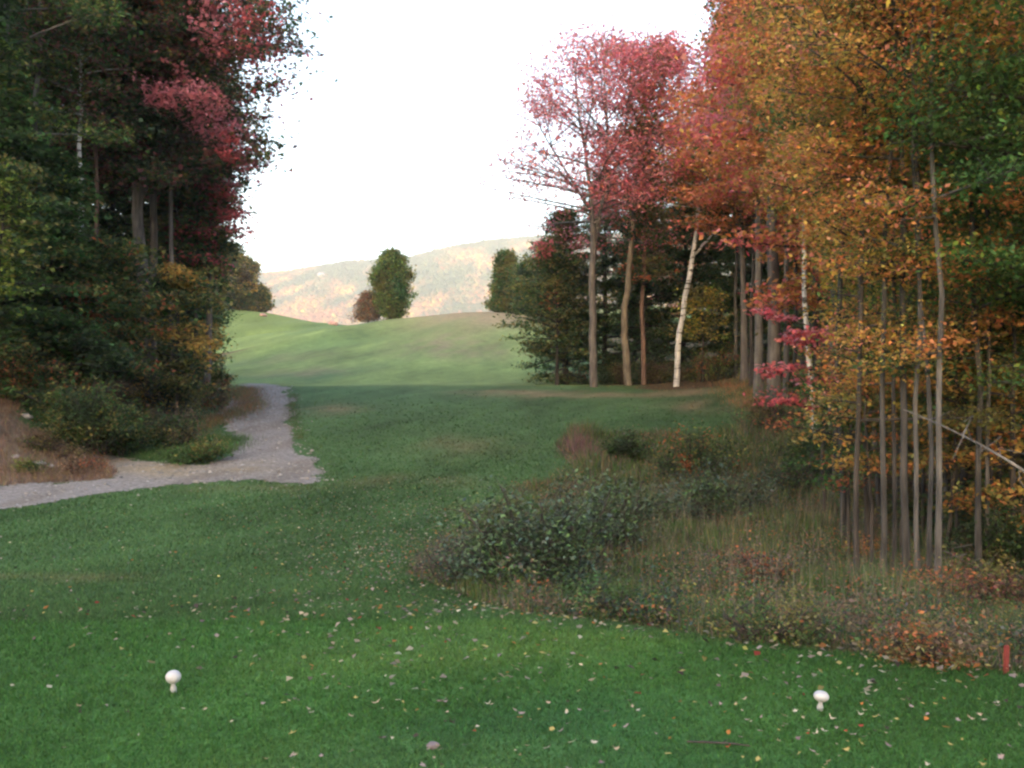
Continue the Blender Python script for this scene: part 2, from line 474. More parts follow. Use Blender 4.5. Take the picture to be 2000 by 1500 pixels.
# ------------------------------------------------------------------ gravel path
def path_mesh():
    st = .09
    P0 = np.array(PATH)
    xs = np.arange(P0[:, 0].min() - .3, P0[:, 0].max() + .3, st); ys = np.arange(P0[:, 1].min() - .3, P0[:, 1].max() + .3, st)
    A, B = np.meshgrid(xs, ys); nx, ny = len(xs), len(ys)
    q = np.stack([A.ravel(), B.ravel()], 1)
    jx = A.ravel() + .16 * nz(q, .7) + .10 * nz(q + 40, .22) + .34 * nz(q + 9, 1.9); jy = B.ravel() + .16 * nz(q + 80, .7) + .2 * nz(q + 60, .25)
    m = inpoly(jx, jy, PATH)
    z = height(A, B).ravel() + .014 + .006 * nz(q, .3)
    V = np.stack([A.ravel(), B.ravel(), z], 1)
    ii = (np.arange(ny - 1)[:, None] * nx + np.arange(nx - 1)[None]).ravel()
    F4 = np.stack([ii, ii + 1, ii + nx + 1, ii + nx], 1)
    k = m[F4].sum(1) >= 3
    F4 = F4[k]; used = np.unique(F4); mp = np.full(len(V), -1); mp[used] = np.arange(len(used))
    V = V[used]; F4 = mp[F4]
    cx = V[F4].mean(1)
    # lavender-grey crushed stone, tan where the soil track joins
    col = np.tile(np.array((.270, .248, .250)), (len(F4), 1))
    tan = np.zeros(len(F4))
    for (px, py, w1, w2, am) in [(260, 915, 2.6, 1.7, .9), (420, 918, 2.6, .8, .75), (330, 925, 2.0, .8, .7), (520, 905, 1.2, .8, .35), (200, 890, 2, 2, .9)]:
        a_, b_ = onground(px, py)
        tan = np.maximum(tan, am * np.exp(-((cx[:, 0] - a_) / w1) ** 2 - ((cx[:, 1] - b_) / w2) ** 2))
    tan = np.clip(tan * (1 + .4 * nz(cx, .8)), 0, 1)[:, None]
    col = col * (1 - tan) + np.array((.33, .265, .19)) * tan
    dirt = np.clip(.45 * nz(cx + 5, 1.6) + .12 + .3 * nz(cx * [1, .35, 1] + 12, .6), 0, .5)[:, None]
    col = col * (1 - dirt) + np.array((.155, .125, .105)) * dirt
    return raw_mesh('path', V, F4, 4, gravel_mat, col, smooth=True)

def make_gravel_mat():
    m, nt, N, L = newmat('gravel')
    out = N('ShaderNodeOutputMaterial'); p = N('ShaderNodeBsdfPrincipled'); p.inputs['Roughness'].default_value = .95
    p.inputs['Specular IOR Level'].default_value = .2
    at = N('ShaderNodeAttribute'); at.attribute_name = 'Col'; g = N('ShaderNodeNewGeometry')
    v = N('ShaderNodeTexVoronoi'); v.inputs['Scale'].default_value = 22; L(g.outputs['Position'], v.inputs['Vector'])
    n = N('ShaderNodeTexNoise'); n.inputs['Scale'].default_value = 9; n.inputs['Detail'].default_value = 6; L(g.outputs['Position'], n.inputs['Vector'])
    sep = N('ShaderNodeSeparateColor'); L(v.outputs['Color'], sep.inputs[0])
    r = N('ShaderNodeMapRange'); r.inputs['To Min'].default_value = .75; r.inputs['To Max'].default_value = 1.26; L(sep.outputs[0], r.inputs[0])
    r2 = N('ShaderNodeMapRange'); r2.inputs['From Min'].default_value = .3; r2.inputs['From Max'].default_value = .7; r2.inputs['To Min'].default_value = .75; r2.inputs['To Max'].default_value = 1.25; L(n.outputs[0], r2.inputs[0])
    mu = N('ShaderNodeMath'); mu.operation = 'MULTIPLY'; L(r.outputs[0], mu.inputs[0]); L(r2.outputs[0], mu.inputs[1])
    mx = N('ShaderNodeMix'); mx.data_type = 'RGBA'; mx.blend_type = 'MULTIPLY'; mx.inputs[0].default_value = 1
    L(at.outputs['Color'], mx.inputs[6]); L(mu.outputs[0], mx.inputs[7]); L(mx.outputs[2], p.inputs['Base Color'])
    b = N('ShaderNodeBump'); b.inputs['Strength'].default_value = .7; b.inputs['Distance'].default_value = .03
    L(v.outputs['Distance'], b.inputs['Height']); L(b.outputs[0], p.inputs['Normal'])
    L(p.outputs[0], out.inputs[0]); return m
gravel_mat = make_gravel_mat()
tag(link('path', path_mesh()), 'grey gravel path climbing over the rise beside the left woods', kind='structure')

def simple_mat(name, col, rough=.8, noise=.25, scale=8, bump=.3, spec=.4):
    m, nt, N, L = newmat(name)
    out = N('ShaderNodeOutputMaterial'); p = N('ShaderNodeBsdfPrincipled'); p.inputs['Roughness'].default_value = rough
    p.inputs['Specular IOR Level'].default_value = spec
    tc = N('ShaderNodeTexCoord'); n = N('ShaderNodeTexNoise'); n.inputs['Scale'].default_value = scale; n.inputs['Detail'].default_value = 5
    L(tc.outputs['Object'], n.inputs['Vector'])
    cr = N('ShaderNodeValToRGB'); cr.color_ramp.elements[0].position = .3; cr.color_ramp.elements[1].position = .7
    c = np.array(col); cr.color_ramp.elements[0].color = (*(c * (1 - noise)), 1); cr.color_ramp.elements[1].color = (*np.clip(c * (1 + noise), 0, 1), 1)
    L(n.outputs[0], cr.inputs[0]); L(cr.outputs[0], p.inputs['Base Color'])
    b = N('ShaderNodeBump'); b.inputs['Strength'].default_value = bump; b.inputs['Distance'].default_value = .01
    L(n.outputs[0], b.inputs['Height']); L(b.outputs[0], p.inputs['Normal'])
    L(p.outputs[0], out.inputs[0]); return m

def rock_mesh(name, seed, sx, sy, sz, mat):
    import bmesh
    rng = np.random.default_rng(seed); bm = bmesh.new()
    bmesh.ops.create_icosphere(bm, subdivisions=3, radius=1)
    o = rng.uniform(-9, 9, 3)
    P0 = np.array([v.co[:] for v in bm.verts]); d = 1 + .22 * nz(P0 + o, 1.3) + .09 * nz(P0 + o, .5)
    for v, k in zip(bm.verts, d): v.co = Vector((v.co.x * sx * k, v.co.y * sy * k, v.co.z * sz * k))
    me = bpy.data.meshes.new(name); bm.to_mesh(me); bm.free()
    me.polygons.foreach_set('use_smooth', np.ones(len(me.polygons), bool)); me.materials.append(mat)
    return me

# loose stones on and beside the path (nobody could count them)
def stones():
    rng = np.random.default_rng(5)
    import bmesh
    bm = bmesh.new(); bmesh.ops.create_icosphere(bm, subdivisions=1, radius=1)
    bv = np.array([v.co[:] for v in bm.verts]); bf = np.array([[v.index for v in f.verts] for f in bm.faces]); bm.free()
    n = 9000; x = rng.uniform(-15, -3, n); y = rng.uniform(18, 58, n)
    q = np.stack([x, y], 1)
    k = inpoly(x + rng.normal(0, .35, n), y + rng.normal(0, .35, n), PATH); x = x[k]; y = y[k]
    m = len(x); s = rng.gamma(2, .010, m) + .012
    c = np.stack([x, y, height(x, y) + .012], 1)
    dv = bv[None] * (s[:, None, None] * rng.uniform(.6, 1.3, (m, 1, 3))) * rng.uniform(.8, 1.2, (m, len(bv), 1)) * [1, 1, .6] + c[:, None]
    V = dv.reshape(-1, 3); P = (bf[None] + (np.arange(m) * len(bv))[:, None, None]).reshape(-1, 3)
    col = np.repeat(np.array((.26, .245, .24)) * np.exp(rng.normal(0, .3, (m, 1))), len(bf), 0)
    return raw_mesh('gravel', V, P, 3, BLADE_OP, col)
BLADE_OP = leaf_mat('stone_surface', .2, 0.0)
tag(link('gravel', stones()), 'loose grey stones scattered over the gravel path', kind='stuff')

# ------------------------------------------------------------------ blades of grass
def blades(name, label, x, y, h, w, col, rng, lean=.35, mat=None, tip=None):
    n = len(x); z = height(x, y) - .004
    a = rng.uniform(0, 2 * np.pi, n); la = rng.uniform(0, 2 * np.pi, n); ln = np.abs(rng.normal(0, lean, n)) * h
    b0 = np.stack([x - np.cos(a) * w, y - np.sin(a) * w, z], 1); b1 = np.stack([x + np.cos(a) * w, y + np.sin(a) * w, z], 1)
    t = np.stack([x + np.cos(la) * ln, y + np.sin(la) * ln, z + h], 1)
    V = np.stack([b0, b1, t], 1).reshape(-1, 3); P = np.arange(3 * n).reshape(n, 3)
    me = raw_mesh(name, V, P, 3, mat or BLADE, col)
    return tag(link(name, me), label, kind='stuff')

rng = np.random.default_rng(11)
n = 520000
D = 3.6 * (56 / 3.6) ** rng.uniform(0, 1, n); sx = rng.uniform(-.62, .62, n); x = D * sx; y = D
ye = y + 0.62 * np.clip(x, 0, 4.5) * np.exp(-(y / 16) ** 2)
k = ~inpoly(x + rng.normal(0, .06, n), y + rng.normal(0, .06, n), PATH) & ~inpoly(x, y, LBANK) & ~(inpoly(x, y, BRUSH) & (rng.random(n) < .75))
k &= (x < np.interp(y, [0, 6, 9, 12, 20, 34], [5, 5, 5.4, 6, 9, 15])) & (x > -18 - .0 * y) & (rng.random(n) < 1 - sst(14, 56, y))
x, y, D, ye = x[k], y[k], D[k], ye[k]; n = len(x)
tee = ye < 7.9
h = np.where(tee, .012 + .0016 * D, (.025 + .0006 * D)) * rng.uniform(.6, 1.5, n)
w = .00075 * D * rng.uniform(.7, 1.4, n) + .001
c = ground_color(x, y) * np.exp(rng.normal(.06, .25, n))[:, None] * (1 + rng.normal(0, .08, (n, 3)))
blades('grass', 'short mown green grass on the tee and near fairway', x, y, h, w, c, rng, lean=.8)

# ------------------------------------------------------------------ fallen leaves
def maple_leaf(seed, mat, curl):
    rng = np.random.default_rng(seed)
    ang = np.array([-90, -55, -25, -5, 20, 45, 62, 90, 118, 135, 160, 185, 205, 235]) + rng.normal(0, 3, 14)
    rr = np.array([.30, .62, .42, .95, .5, .85, .52, 1.05, .52, .85, .5, .95, .42, .62]) * rng.uniform(.85, 1.1, 14)
    a = np.radians(ang); x = rr * np.cos(a); y = rr * np.sin(a)
    z = curl * (x ** 2 * rng.uniform(.3, 1) + y ** 2 * rng.uniform(-.4, .8)) + rng.normal(0, .07, 14)
    V = [(0, 0, .02)] + list(zip(x, y, z)); F_ = [(0, i, i % 14 + 1) for i in range(1, 15)]
    # stalk
    V += [(-.03, -.3, .02), (.03, -.3, .02), (.05 + .1 * rng.normal(), -.95, .06)]; F_.append((15, 16, 17))
    me = bpy.data.meshes.new('fallen_leaf'); me.from_pydata([tuple(map(float, v)) for v in V], [], F_)
    me.materials.append(mat); return me

LC_ = {'pale tan': (.50, .40, .30), 'pinkish grey': (.42, .32, .31), 'straw yellow': (.52, .42, .16), 'orange': (.50, .20, .06),
       'red': (.42, .07, .05), 'dark brown': (.07, .05, .045), 'cream': (.60, .54, .44), 'dull mauve': (.25, .17, .19)}
for k_ in LC_: LC_[k_] = tuple(.78 * v for v in LC_[k_])
LW_ = {'pale tan': .26, 'pinkish grey': .17, 'straw yellow': .16, 'orange': .09, 'red': .05, 'dark brown': .08, 'cream': .12, 'dull mauve': .07}
def leaf_density(px, py):
    """where the photograph has them: thick by the brush edge and to the right of the tee"""
    d = .10 + .35 * np.exp(-((px - 800) / 150) ** 2 - ((py - 1080) / 60) ** 2) * 5.0
    d += .35 * sst(1000, 1700, px) * sst(1180, 1300, py)
    d += .25 * np.exp(-((py - (1190 + .11 * (px - 900))) / 28) ** 2) * (px > 850)
    d += .14 * sst(200, 600, px) * (1 - sst(1000, 1300, px))
    d *= np.where(px < 500, .6, 1)
    return d
rng = np.random.default_rng(23)
n = 60000
D = np.sqrt(rng.uniform(3.7 ** 2, 26 ** 2, n)); s_ = rng.uniform(-.53, .53, n); x = D * s_; y = D
z = height(x, y); px = 1000 + F * s_; py = 790 - F * (z - EYE) / D
dens = leaf_density(px, py) * np.where(D > 9, .42, .8)
k = (rng.random(n) < dens) & (~inpoly(x, y, BRUSH) | (rng.random(n) < .12)) & ~inpoly(x, y, PATH)
x, y, z, px, py, D = [v[k] for v in (x, y, z, px, py, D)]
order = np.argsort(D); x, y, z, px, py, D = [v[order] for v in (x, y, z, px, py, D)]
names = list(LC_); ci = rng.choice(len(names), len(x), p=np.array([LW_[q] for q in names]))
lm = {q: [maple_leaf(100 + 7 * i + j, simple_mat('fallen_leaf_' + q.replace(' ', '_') + str(j), LC_[q], .75, .22, 6, .2, .2), cv)
          for j, cv in enumerate((.25, .55, .9))] for i, q in enumerate(names)}
ML, MR = onground(339, 1354), onground(1601, 1389)
near = 300
for i in range(min(near, len(x))):
    q = names[ci[i]]; j = rng.integers(0, 3)
    if min(np.hypot(x[i] - ML[0], y[i] - ML[1]), np.hypot(x[i] - MR[0], y[i] - MR[1])) < .09: continue
    o = link('fallen_leaf', lm[q][j], loc=(x[i], y[i], z[i] + .030))
    s = rng.uniform(.011, .027); o.scale = (s, s * rng.uniform(.6, 1), s)
    o.rotation_euler = (rng.normal(0, .3), rng.normal(0, .3), rng.uniform(0, 6.28))
    side = 'left of the left tee marker' if x[i] < ML[0] else ('right of the right tee marker' if x[i] > MR[0] else 'between the tee markers')
    dep = 'in front of them' if y[i] < min(ML[1], MR[1]) - .1 and side.startswith('between') else ('well beyond them' if y[i] > 6.2 and side.startswith('between') else ('near the camera' if y[i] < 4.6 else ('towards the brush' if y[i] > 6.2 else 'on the mown tee')))
    form = ('flat', 'slightly curled', 'tightly curled')[j]
    tag(o, f'{form} {q} fallen leaf {side}, {dep}', 'leaf', 'fallen leaves lying on the mown tee')
C0 = np.stack([x[near:], y[near:], z[near:] + .045], 1)
V, P = leaf_quads(C0, .046, rng, up=1.6, aspect=.8, fold=.35)
col = np.array([LC_[names[k_]] for k_ in ci[near:]]) * np.exp(rng.normal(0, .25, len(C0)))[:, None]
tag(link('fallen_leaves', raw_mesh('fallen_leaves', V, P, 4, LEAF, col)), 'pale, yellow and red fallen leaves scattered over the fairway grass', kind='stuff')

# leaf litter on the woods floors
n = 60000
D = rng.uniform(6, 62, n); s_ = rng.uniform(-.62, .62, n); x = D * s_; y = D
k = (x > np.interp(y, [0, 6, 9, 12, 20, 30, 42, 50, 56, 62], [4.7, 4.7, 5, 5.4, 8.2, 12.5, 16, 14, 5.5, 5.8]) - np.abs(rng.normal(0, .9, n))) | \
    ((-x > np.interp(y, [0, 22, 30, 36, 50, 60], [18, 18, 13.8, 11.9, 14.2, 17.5]) - np.abs(rng.normal(0, .5, n))) & (y > 20))
k |= (inpoly(x, y, LBANK) & (rng.random(n) < .5))
x, y, D = x[k], y[k], D[k]
C0 = np.stack([x, y, height(x, y) + .03 + rng.uniform(0, .03, len(x))], 1)
V, P = leaf_quads(C0, .075, rng, up=1.2, aspect=.8); V = V
A = np.array([(.26, .12, .05), (.33, .2, .1), (.2, .07, .045), (.13, .08, .05), (.38, .27, .16), (.30, .15, .05)])
col = A[rng.integers(0, 6, len(C0))] * np.exp(rng.normal(0, .3, len(C0)))[:, None]
tag(link('leaf_litter', raw_mesh('leaf_litter', V, P, 4, LEAF, col)), 'brown leaf litter covering the ground under the trees', kind='stuff')

# ------------------------------------------------------------------ tee markers, stake, stone, twig
def lathe(name, prof, mat, seg=40):
    pr = np.array(prof); k = len(pr); a = np.linspace(0, 2 * np.pi, seg, endpoint=False)
    V = np.stack([pr[:, 0][:, None] * np.cos(a), pr[:, 0][:, None] * np.sin(a), np.repeat(pr[:, 1][:, None], seg, 1)], -1).reshape(-1, 3)
    i = np.arange(k - 1)[:, None] * seg; j = np.arange(seg)[None]; j2 = (j + 1) % seg
    P = np.stack([i + j, i + j2, i + seg + j2, i + seg + j], -1).reshape(-1, 4)
    return raw_mesh(name, V, P, 4, mat, smooth=True)
white = simple_mat('white_marker_plastic', (.52, .505, .535), .5, .04, 14, .12, .5)
stemw = simple_mat('dull_marker_stem', (.36, .36, .37), .6, .12, 18, .2, .4)
def marker(px, py, label, flatk, lean):
    x, y = onground(px, py); z = H1(x, y); e = link('tee_marker', None, loc=(x, y, z)); e.rotation_euler = (lean[0], lean[1], .3)
    R = 14.6 / F * y; hb = 19 / F * y
    zc = hb + R * flatk * .92
    th = np.linspace(-np.pi / 2, np.pi / 2, 26)
    ball = [(max(R * math.cos(t), .0004), zc + R * flatk * math.sin(t) * (1 if t > 0 else 1.05)) for t in th]
    link('ball', lathe('ball', ball, white), e)
    s = [(.0005, -.03), (.009, -.03), (.011, 0), (R * .40, .001), (R * .43, .018), (R * .38, .028), (R * .28, hb * .7), (R * .26, hb * .8), (R * .36, hb + R * .08), (.0005, hb + R * .12)]
    link('stem', lathe('stem', s, stemw), e)
    return tag(e, label, 'tee marker', 'white tee markers')
marker(339, 1354, 'round white ball-shaped tee marker at the left of the tee, pale leaf behind it', .86, (.02, -.02))
marker(1601, 1389, 'flattened white tee marker tilted on its stem, at the right of the tee', .70, (.05, .10))
def box(name, w, d, h, mat, bev=.004, z0=0):
    import bmesh
    bm = bmesh.new(); bmesh.ops.create_cube(bm, size=1)
    for v in bm.verts: v.co = Vector((v.co.x * w, v.co.y * d, v.co.z * h + h / 2 + z0))
    bmesh.ops.bevel(bm, geom=bm.edges[:], offset=bev, segments=2, affect='EDGES')
    me = bpy.data.meshes.new(name); bm.to_mesh(me); bm.free(); me.materials.append(mat); return me
x, y = onground(1964, 1318)
o = link('marker_stake', box('marker_stake', .034, .022, .215, simple_mat('red_paint', (.22, .04, .034), .65, .18, 20, .2)), loc=(x, y, H1(x, y) - .03)); o.rotation_euler = (.02, .03, .4)
tag(o, 'short red wooden stake at the grass edge in front of the brush', 'stake')
x, y = onground(845, 1464)
tag(link('stone', rock_mesh('stone', 3, .03, .022, .017, simple_mat('mauve_stone', (.20, .16, .18), .85, .2, 30)), loc=(x, y, H1(x, y) + .018)), 'small dull mauve stone lying on the mown tee', 'stone')
T = Tubes(); T.add([(-.14, .02, .02), (-.05, 0, .024), (.06, -.012, .022), (.15, -.04, .02)], [.004, .006, .005, .003], 6); T.add([(.02, -.006, .022), (.07, .04, .026)], [.003, .002], 5)
x, y = onground(1400, 1465); tag(link('twig', T.mesh('twig', B_DARK), loc=(x, y, H1(x, y) + .01)), 'dark broken twig lying on the tee in front of the right marker', 'twig')
palerock = simple_mat('pale_rock', (.30, .28, .28), .85, .2, 6); pinkrock = simple_mat('pinkish_rock', (.42, .25, .22), .85, .2, 3)
for (px, py, s, mt, lab) in [(50, 815, .17, palerock, 'pale rock on the bank at the foot of the left bushes'), (78, 908, .16, palerock, 'white rock half buried in the brown left bank'),
                             (30, 893, .12, palerock, 'small grey rock in the brown bank, just uphill of the white one'), (128, 752, .13, palerock, 'small pale rock among leaves under the left bushes'),
                             (100, 912, .10, palerock, 'pale stone low on the brown bank nearest the gravel path'),
                             (650, 634, 1.0, pinkrock, 'low pinkish rock on the skyline of the far fairway'), (512, 617, .7, pinkrock, 'small pinkish rock on the green slope below the olive tree')]:
    x, y = onground(px, py)
    tag(link('rock', rock_mesh('rock', int(px), s, s * .8, s * .55, mt), loc=(x, y, H1(x, y) + s * .12)), lab, 'rock')

# ------------------------------------------------------------------ brush: wild grass and weeds
def scatter(poly, n, rng, dpow=1.0):
    P0 = np.array(poly); x = rng.uniform(P0[:, 0].min(), P0[:, 0].max(), n); y = rng.uniform(P0[:, 1].min(), P0[:, 1].max(), n)
    k = inpoly(x, y, poly); k &= rng.random(n) < np.clip((9 / np.maximum(y, 5)) ** dpow, 0, 1)
    return x[k], y[k]
rng = np.random.default_rng(31)
x, y = scatter(BRUSH, 420000, rng, .8)
q = np.stack([x, y], 1); v = nz(q, 1.5)
edge = inpoly(x, y - .5, BRUSH) & inpoly(x - .3, y, BRUSH)
h = (.19 + .15 * v + .13 * nz(q + 50, .5)) * rng.uniform(.4, 1.5, len(x)); h = np.clip(h, .05, .8) * np.where(edge, 1, .5) * (.9 + .012 * y)
h *= np.where(y < 9, .8, 1)
wp = pal(['GRN', 'MAUVE', 'GRN', 'OLV', 'BGRN', 'GREY', 'STRAW', 'TEAL', 'GRN', 'TEAL', 'BRN'], 1.1, .3, .8)
c = wp(np.hstack([q, np.zeros((len(q), 1))]), rng, np.zeros(3)) * .85
bx, by = onground(860, 1100); m = np.exp(-((x - bx) / .55) ** 2 - ((y - by) / 1.2) ** 2) > rng.random(len(x)) * 1.1; c[m] = C_['MAUVE'] * np.exp(rng.normal(0, .2, m.sum()))[:, None]
bx, by = onground(1140, 885); m = np.exp(-((x - bx) / 1.1) ** 2 - ((y - by) / 1.8) ** 2) > rng.random(len(x)) * 1.1; c[m] = np.array((.2, .12, .13)) * np.exp(rng.normal(0, .2, m.sum()))[:, None]
blades('wild_grass', 'tall unmown olive, tan and mauve grass filling the hollow right of the tee', x, y, h, .0011 * y ** .7 * rng.uniform(.7, 1.6, len(x)), c, rng, lean=.45)

x, y = scatter([onground(*p) for p in [(1180, 1010), (1300, 960), (1650, 1000), (1800, 1150), (1900, 1280), (1500, 1240), (1250, 1180)]], 2600, rng, .8)
h = rng.uniform(.3, .85, len(x)) * (.75 + .03 * y)
SC = np.array([(.30, .27, .20), (.24, .19, .15), (.20, .20, .14), (.27, .21, .19)])
blades('dry_stalks', 'thin pale dry stalks standing above the wild grass', x, y, h, .0016 + .00012 * y, SC[rng.integers(0, 4, len(x))] * np.exp(rng.normal(0, .2, (len(x), 1))), rng, lean=.22)

def weeds(name, label, x, y, hh, rng, palette, per=9, ls=.035, spread=.07):
    z = height(x, y); C = []
    for k in range(per):
        t = rng.uniform(.25, 1, len(x))
        C.append(np.stack([x + rng.normal(0, spread, len(x)), y + rng.normal(0, spread, len(x)), z + hh * t], 1))
    C = np.vstack(C); V, P = leaf_quads(C, ls, rng, up=.5, aspect=.55)
    return tag(link(name, raw_mesh(name, V, P, 4, LEAF, palette(C, rng, np.zeros(3)))), label, kind='stuff')
x, y = scatter(BRUSH, 60000, rng, .9); q = np.stack([x, y], 1)
k = nz(q + 3, .9) > -.35; x, y = x[k], y[k]
hh = np.clip(.32 + .2 * nz(np.stack([x, y], 1), 1.2), .08, .7) * rng.uniform(.5, 1.2, len(x)) * (.8 + .02 * y)
weeds('weeds', 'leafy green, pinkish and rust weeds among the tall grass', x, y, hh, rng,
      pal(['BRN', 'GRN', 'TEAL', 'GRN', 'MAUVE', 'TAN', 'GRN', 'TEAL', 'RUST', 'OLV', 'GRN'], .8, .3, .6), per=8, ls=.045)

# verges: left bank dry grass, edges of the path and woods
x, y = scatter(LBANK, 60000, rng, .3)
q = np.stack([x, y], 1)
blades('dry_grass', 'dry reddish brown grass on the left bank above the gravel path', x, y, rng.uniform(.06, .36, len(x)), .006 * np.ones(len(x)),
       pal(['BRN', 'MAUVE', 'TAN', 'BRN', 'MAUVE', 'TAN', 'OLV', 'BRN'], .6, .35, .5)(np.hstack([q, np.zeros((len(q), 1))]), rng, np.zeros(3)) * np.array((1.05, .92, .95)), rng, lean=.9)
def along(pts, n, w, rng):
    P0 = np.array(pts); d = np.r_[0, np.cumsum(np.hypot(*np.diff(P0, axis=0).T))]; t = rng.uniform(0, d[-1], n)
    return np.interp(t, d, P0[:, 0]) + rng.normal(0, w, n), np.interp(t, d, P0[:, 1]) + rng.normal(0, w, n)
xs, ys, cs, hs = [], [], [], []
for pts, n, w, h0, pl in [([(-11.8, 35), (-11.9, 45), (-13.3, 50), (-15.2, 56)], 12000, .5, .22, ['BRN', 'RUST', 'GRN', 'OLV', 'BRN']),
                      ([onground(310, 895), onground(350, 880), onground(400, 885), onground(430, 860)], 12000, .45, .26, ['BGRN', 'GRN', 'BGRN', 'GRN']),
                      ([onground(1090, 745), onground(1180, 745), onground(1300, 745), onground(1450, 735)], 9000, .6, .32, ['BRN', 'OLV', 'GRN', 'GOLD', 'BRN']),
                      ([onground(1450, 740), onground(1500, 790), onground(1560, 800)], 9000, .8, .25, ['BRN', 'OLV', 'GRN', 'TAN', 'RUST']),
                      ([onground(575, 770), onground(568, 800), onground(585, 860)], 2500, .16, .10, ['GRN', 'BRN', 'GRN'])]:
    a_, b_ = along(pts, n, w, rng); p3 = np.stack([a_, b_, 0 * a_], 1)
    xs.append(a_); ys.append(b_); hs.append(h0 * rng.uniform(.3, 1.3, n)); cs.append(pal(pl, .9, .3, .6)(p3, rng, np.zeros(3)))
xs, ys = np.concatenate(xs), np.concatenate(ys)
blades('verge_grass', 'rough brown and green grass along the woods and path edges', xs, ys, np.concatenate(hs), .006 * np.ones(len(xs)), np.vstack(cs), rng, lean=.6)

# ------------------------------------------------------------------ shrubs
def shrub(name, label, seed, px, py, wpx, hpx, palette, nst=9, dens=1.0, ls=.075, gloss=False, D=None, group=None, spray=.13, dep=.8):
    if D is None: x, y = onground(px, py)
    else: x, y = X(px, D), D
    r_ = wpx / 2 / F * y; h_ = hpx / F * y
    rng = np.random.default_rng(seed); T = Tubes(); LC = []
    z = H1(x, y)
    for i in range(nst * 2):
        a = rng.uniform(0, 6.28); k = math.sqrt(rng.uniform(.02, 1)); hx = h_ * (1 - .45 * k ** 2) * rng.uniform(.62, 1.08) * (1 + .28 * math.sin(a * 2.3 + seed) * k + .14 * math.sin(a * 5 + seed * 3) * k)
        kr = k * (1 + .18 * math.sin(3 * a + seed * 2)); tip = np.array([math.cos(a) * r_ * kr, math.sin(a) * r_ * kr * dep, hx])
        b = np.array([tip[0] * .45, tip[1] * .45, -.05]); t = np.linspace(0, 1, 6)[:, None]
        pts = b + (tip - b) * t + np.array([tip[0], tip[1], 0]) * .35 * (t * (1 - t)) * -1 + rng.normal(0, .03, (6, 3)) * r_
        T.add(pts, np.linspace(.010, .004, 6) * (1 + r_ * .5), 4)
        for j in range(7):
            q = rng.uniform(.3, 1.0); c = np.array([np.interp(q, t[:, 0], pts[:, m]) for m in range(3)])
            m_ = rng.poisson(20 * dens)
            if not m_: continue
            d = rng.normal(size=3); d[2] = abs(d[2]) * .5; d *= r_ * .3 / (np.linalg.norm(d) + .01)
            T.add([c, c + d * .5, c + d], [.005, .004, .003], 3)
            sp = max(spray, r_ * .13)
            LC.append(c + d * rng.uniform(0, 1.1, (m_, 1)) + rng.normal(size=(m_, 3)) * sp * [1, 1, .7])
    C = np.vstack(LC); C[:, 2] = np.maximum(C[:, 2], .02)
    V, P = leaf_quads(C, ls, rng, up=.6, aspect=.6)
    e = link(name, None, loc=(x, y, z)); tag(e, label, 'shrub', group)
    link('stem', T.mesh('stem', B_DARK), e); link('foliage', raw_mesh('foliage', V, P, 4, LEAFG if gloss else LEAF, palette(C, rng, rng.uniform(-20, 20, 3))), e)
    return e

TEALP = pal(['DGR', 'TEAL', 'GRN', 'DGR', 'TEAL', 'GRN'], .5, .35, .5)
shrub('shrub', 'largest dark blue-green shrub, standing beside the fairway just beyond the tee', 1, 1060, 1165, 370, 205, TEALP, 32, 1.35, .055, True)
shrub('shrub', 'dark glossy shrub rising behind the largest blue-green shrub', 2, 1190, 1085, 200, 165, TEALP, 16, 1.2, .06, True)
shrub('shrub', 'low olive and mauve shrub at the left tip of the brush', 3, 915, 1140, 190, 105, pal(['TEAL', 'MAUVE', 'GRN', 'TEAL'], .4, .3, .5), 9, .9, .05)
shrub('shrub', 'small round dark green shrub by the mauve grass at the far end of the hollow', 4, 1222, 900, 110, 62, pal(['DGR', 'GRN', 'DGR'], .8), 9, 1.2, .09)
shrub('shrub', 'wide green and olive shrub on the far side of the hollow', 5, 1365, 940, 200, 100, pal(['DGR', 'GRN', 'OLV', 'GRN', 'RUST'], .7), 14, 1.2, .09)
shrub('shrub', 'blue-green shrub in the middle of the hollow behind the tall grass', 6, 1410, 1020, 270, 110, pal(['TEAL', 'DGR', 'TEAL', 'GRN'], .7), 14, 1.2, .075, True)
shrub('shrub', 'dark low shrub at the foot of the slim trunks, left of them', 7, 1560, 960, 190, 80, pal(['DGR', 'TEAL', 'BRN', 'GRN'], .7), 10, 1.0, .08)
shrub('shrub', 'red-brown leafy shrub in the tall grass right of the blue-green shrubs', 8, 1490, 1150, 180, 80, pal(['BRN', 'RUST', 'MAUVE', 'OLV', 'BRN'], .4), 9, .8, .05)
shrub('shrub', 'rusty bramble shrub below the cluster of slim grey trunks', 9, 1790, 1190, 240, 75, pal(['RUST', 'BRN', 'MAR', 'OLV', 'RUST'], .5), 12, 1.0, .05)
shrub('shrub', 'maroon bramble shrub at the right edge of the brush', 10, 1960, 1190, 170, 75, pal(['MAR', 'BRN', 'MAR', 'OLV'], .5), 9, 1.0, .05)
shrub('shrub', 'low brown dying shrub at the grass edge left of the red stake', 11, 1800, 1296, 190, 80, pal(['BRN', 'RUST', 'OLV', 'STRAW', 'BRN'], .3), 10, 1.0, .035)
shrub('shrub', 'small yellow-brown shrub immediately behind the red stake', 12, 2010, 1300, 110, 80, pal(['BRN', 'GOLD', 'OLV', 'DGR'], .3), 8, 1.0, .035)
shrub('shrub', 'low green shrub at the front edge of the brush beyond the tee', 13, 1230, 1215, 220, 55, pal(['GRN', 'TEAL', 'OLV', 'BGRN'], .3), 10, .9, .04)
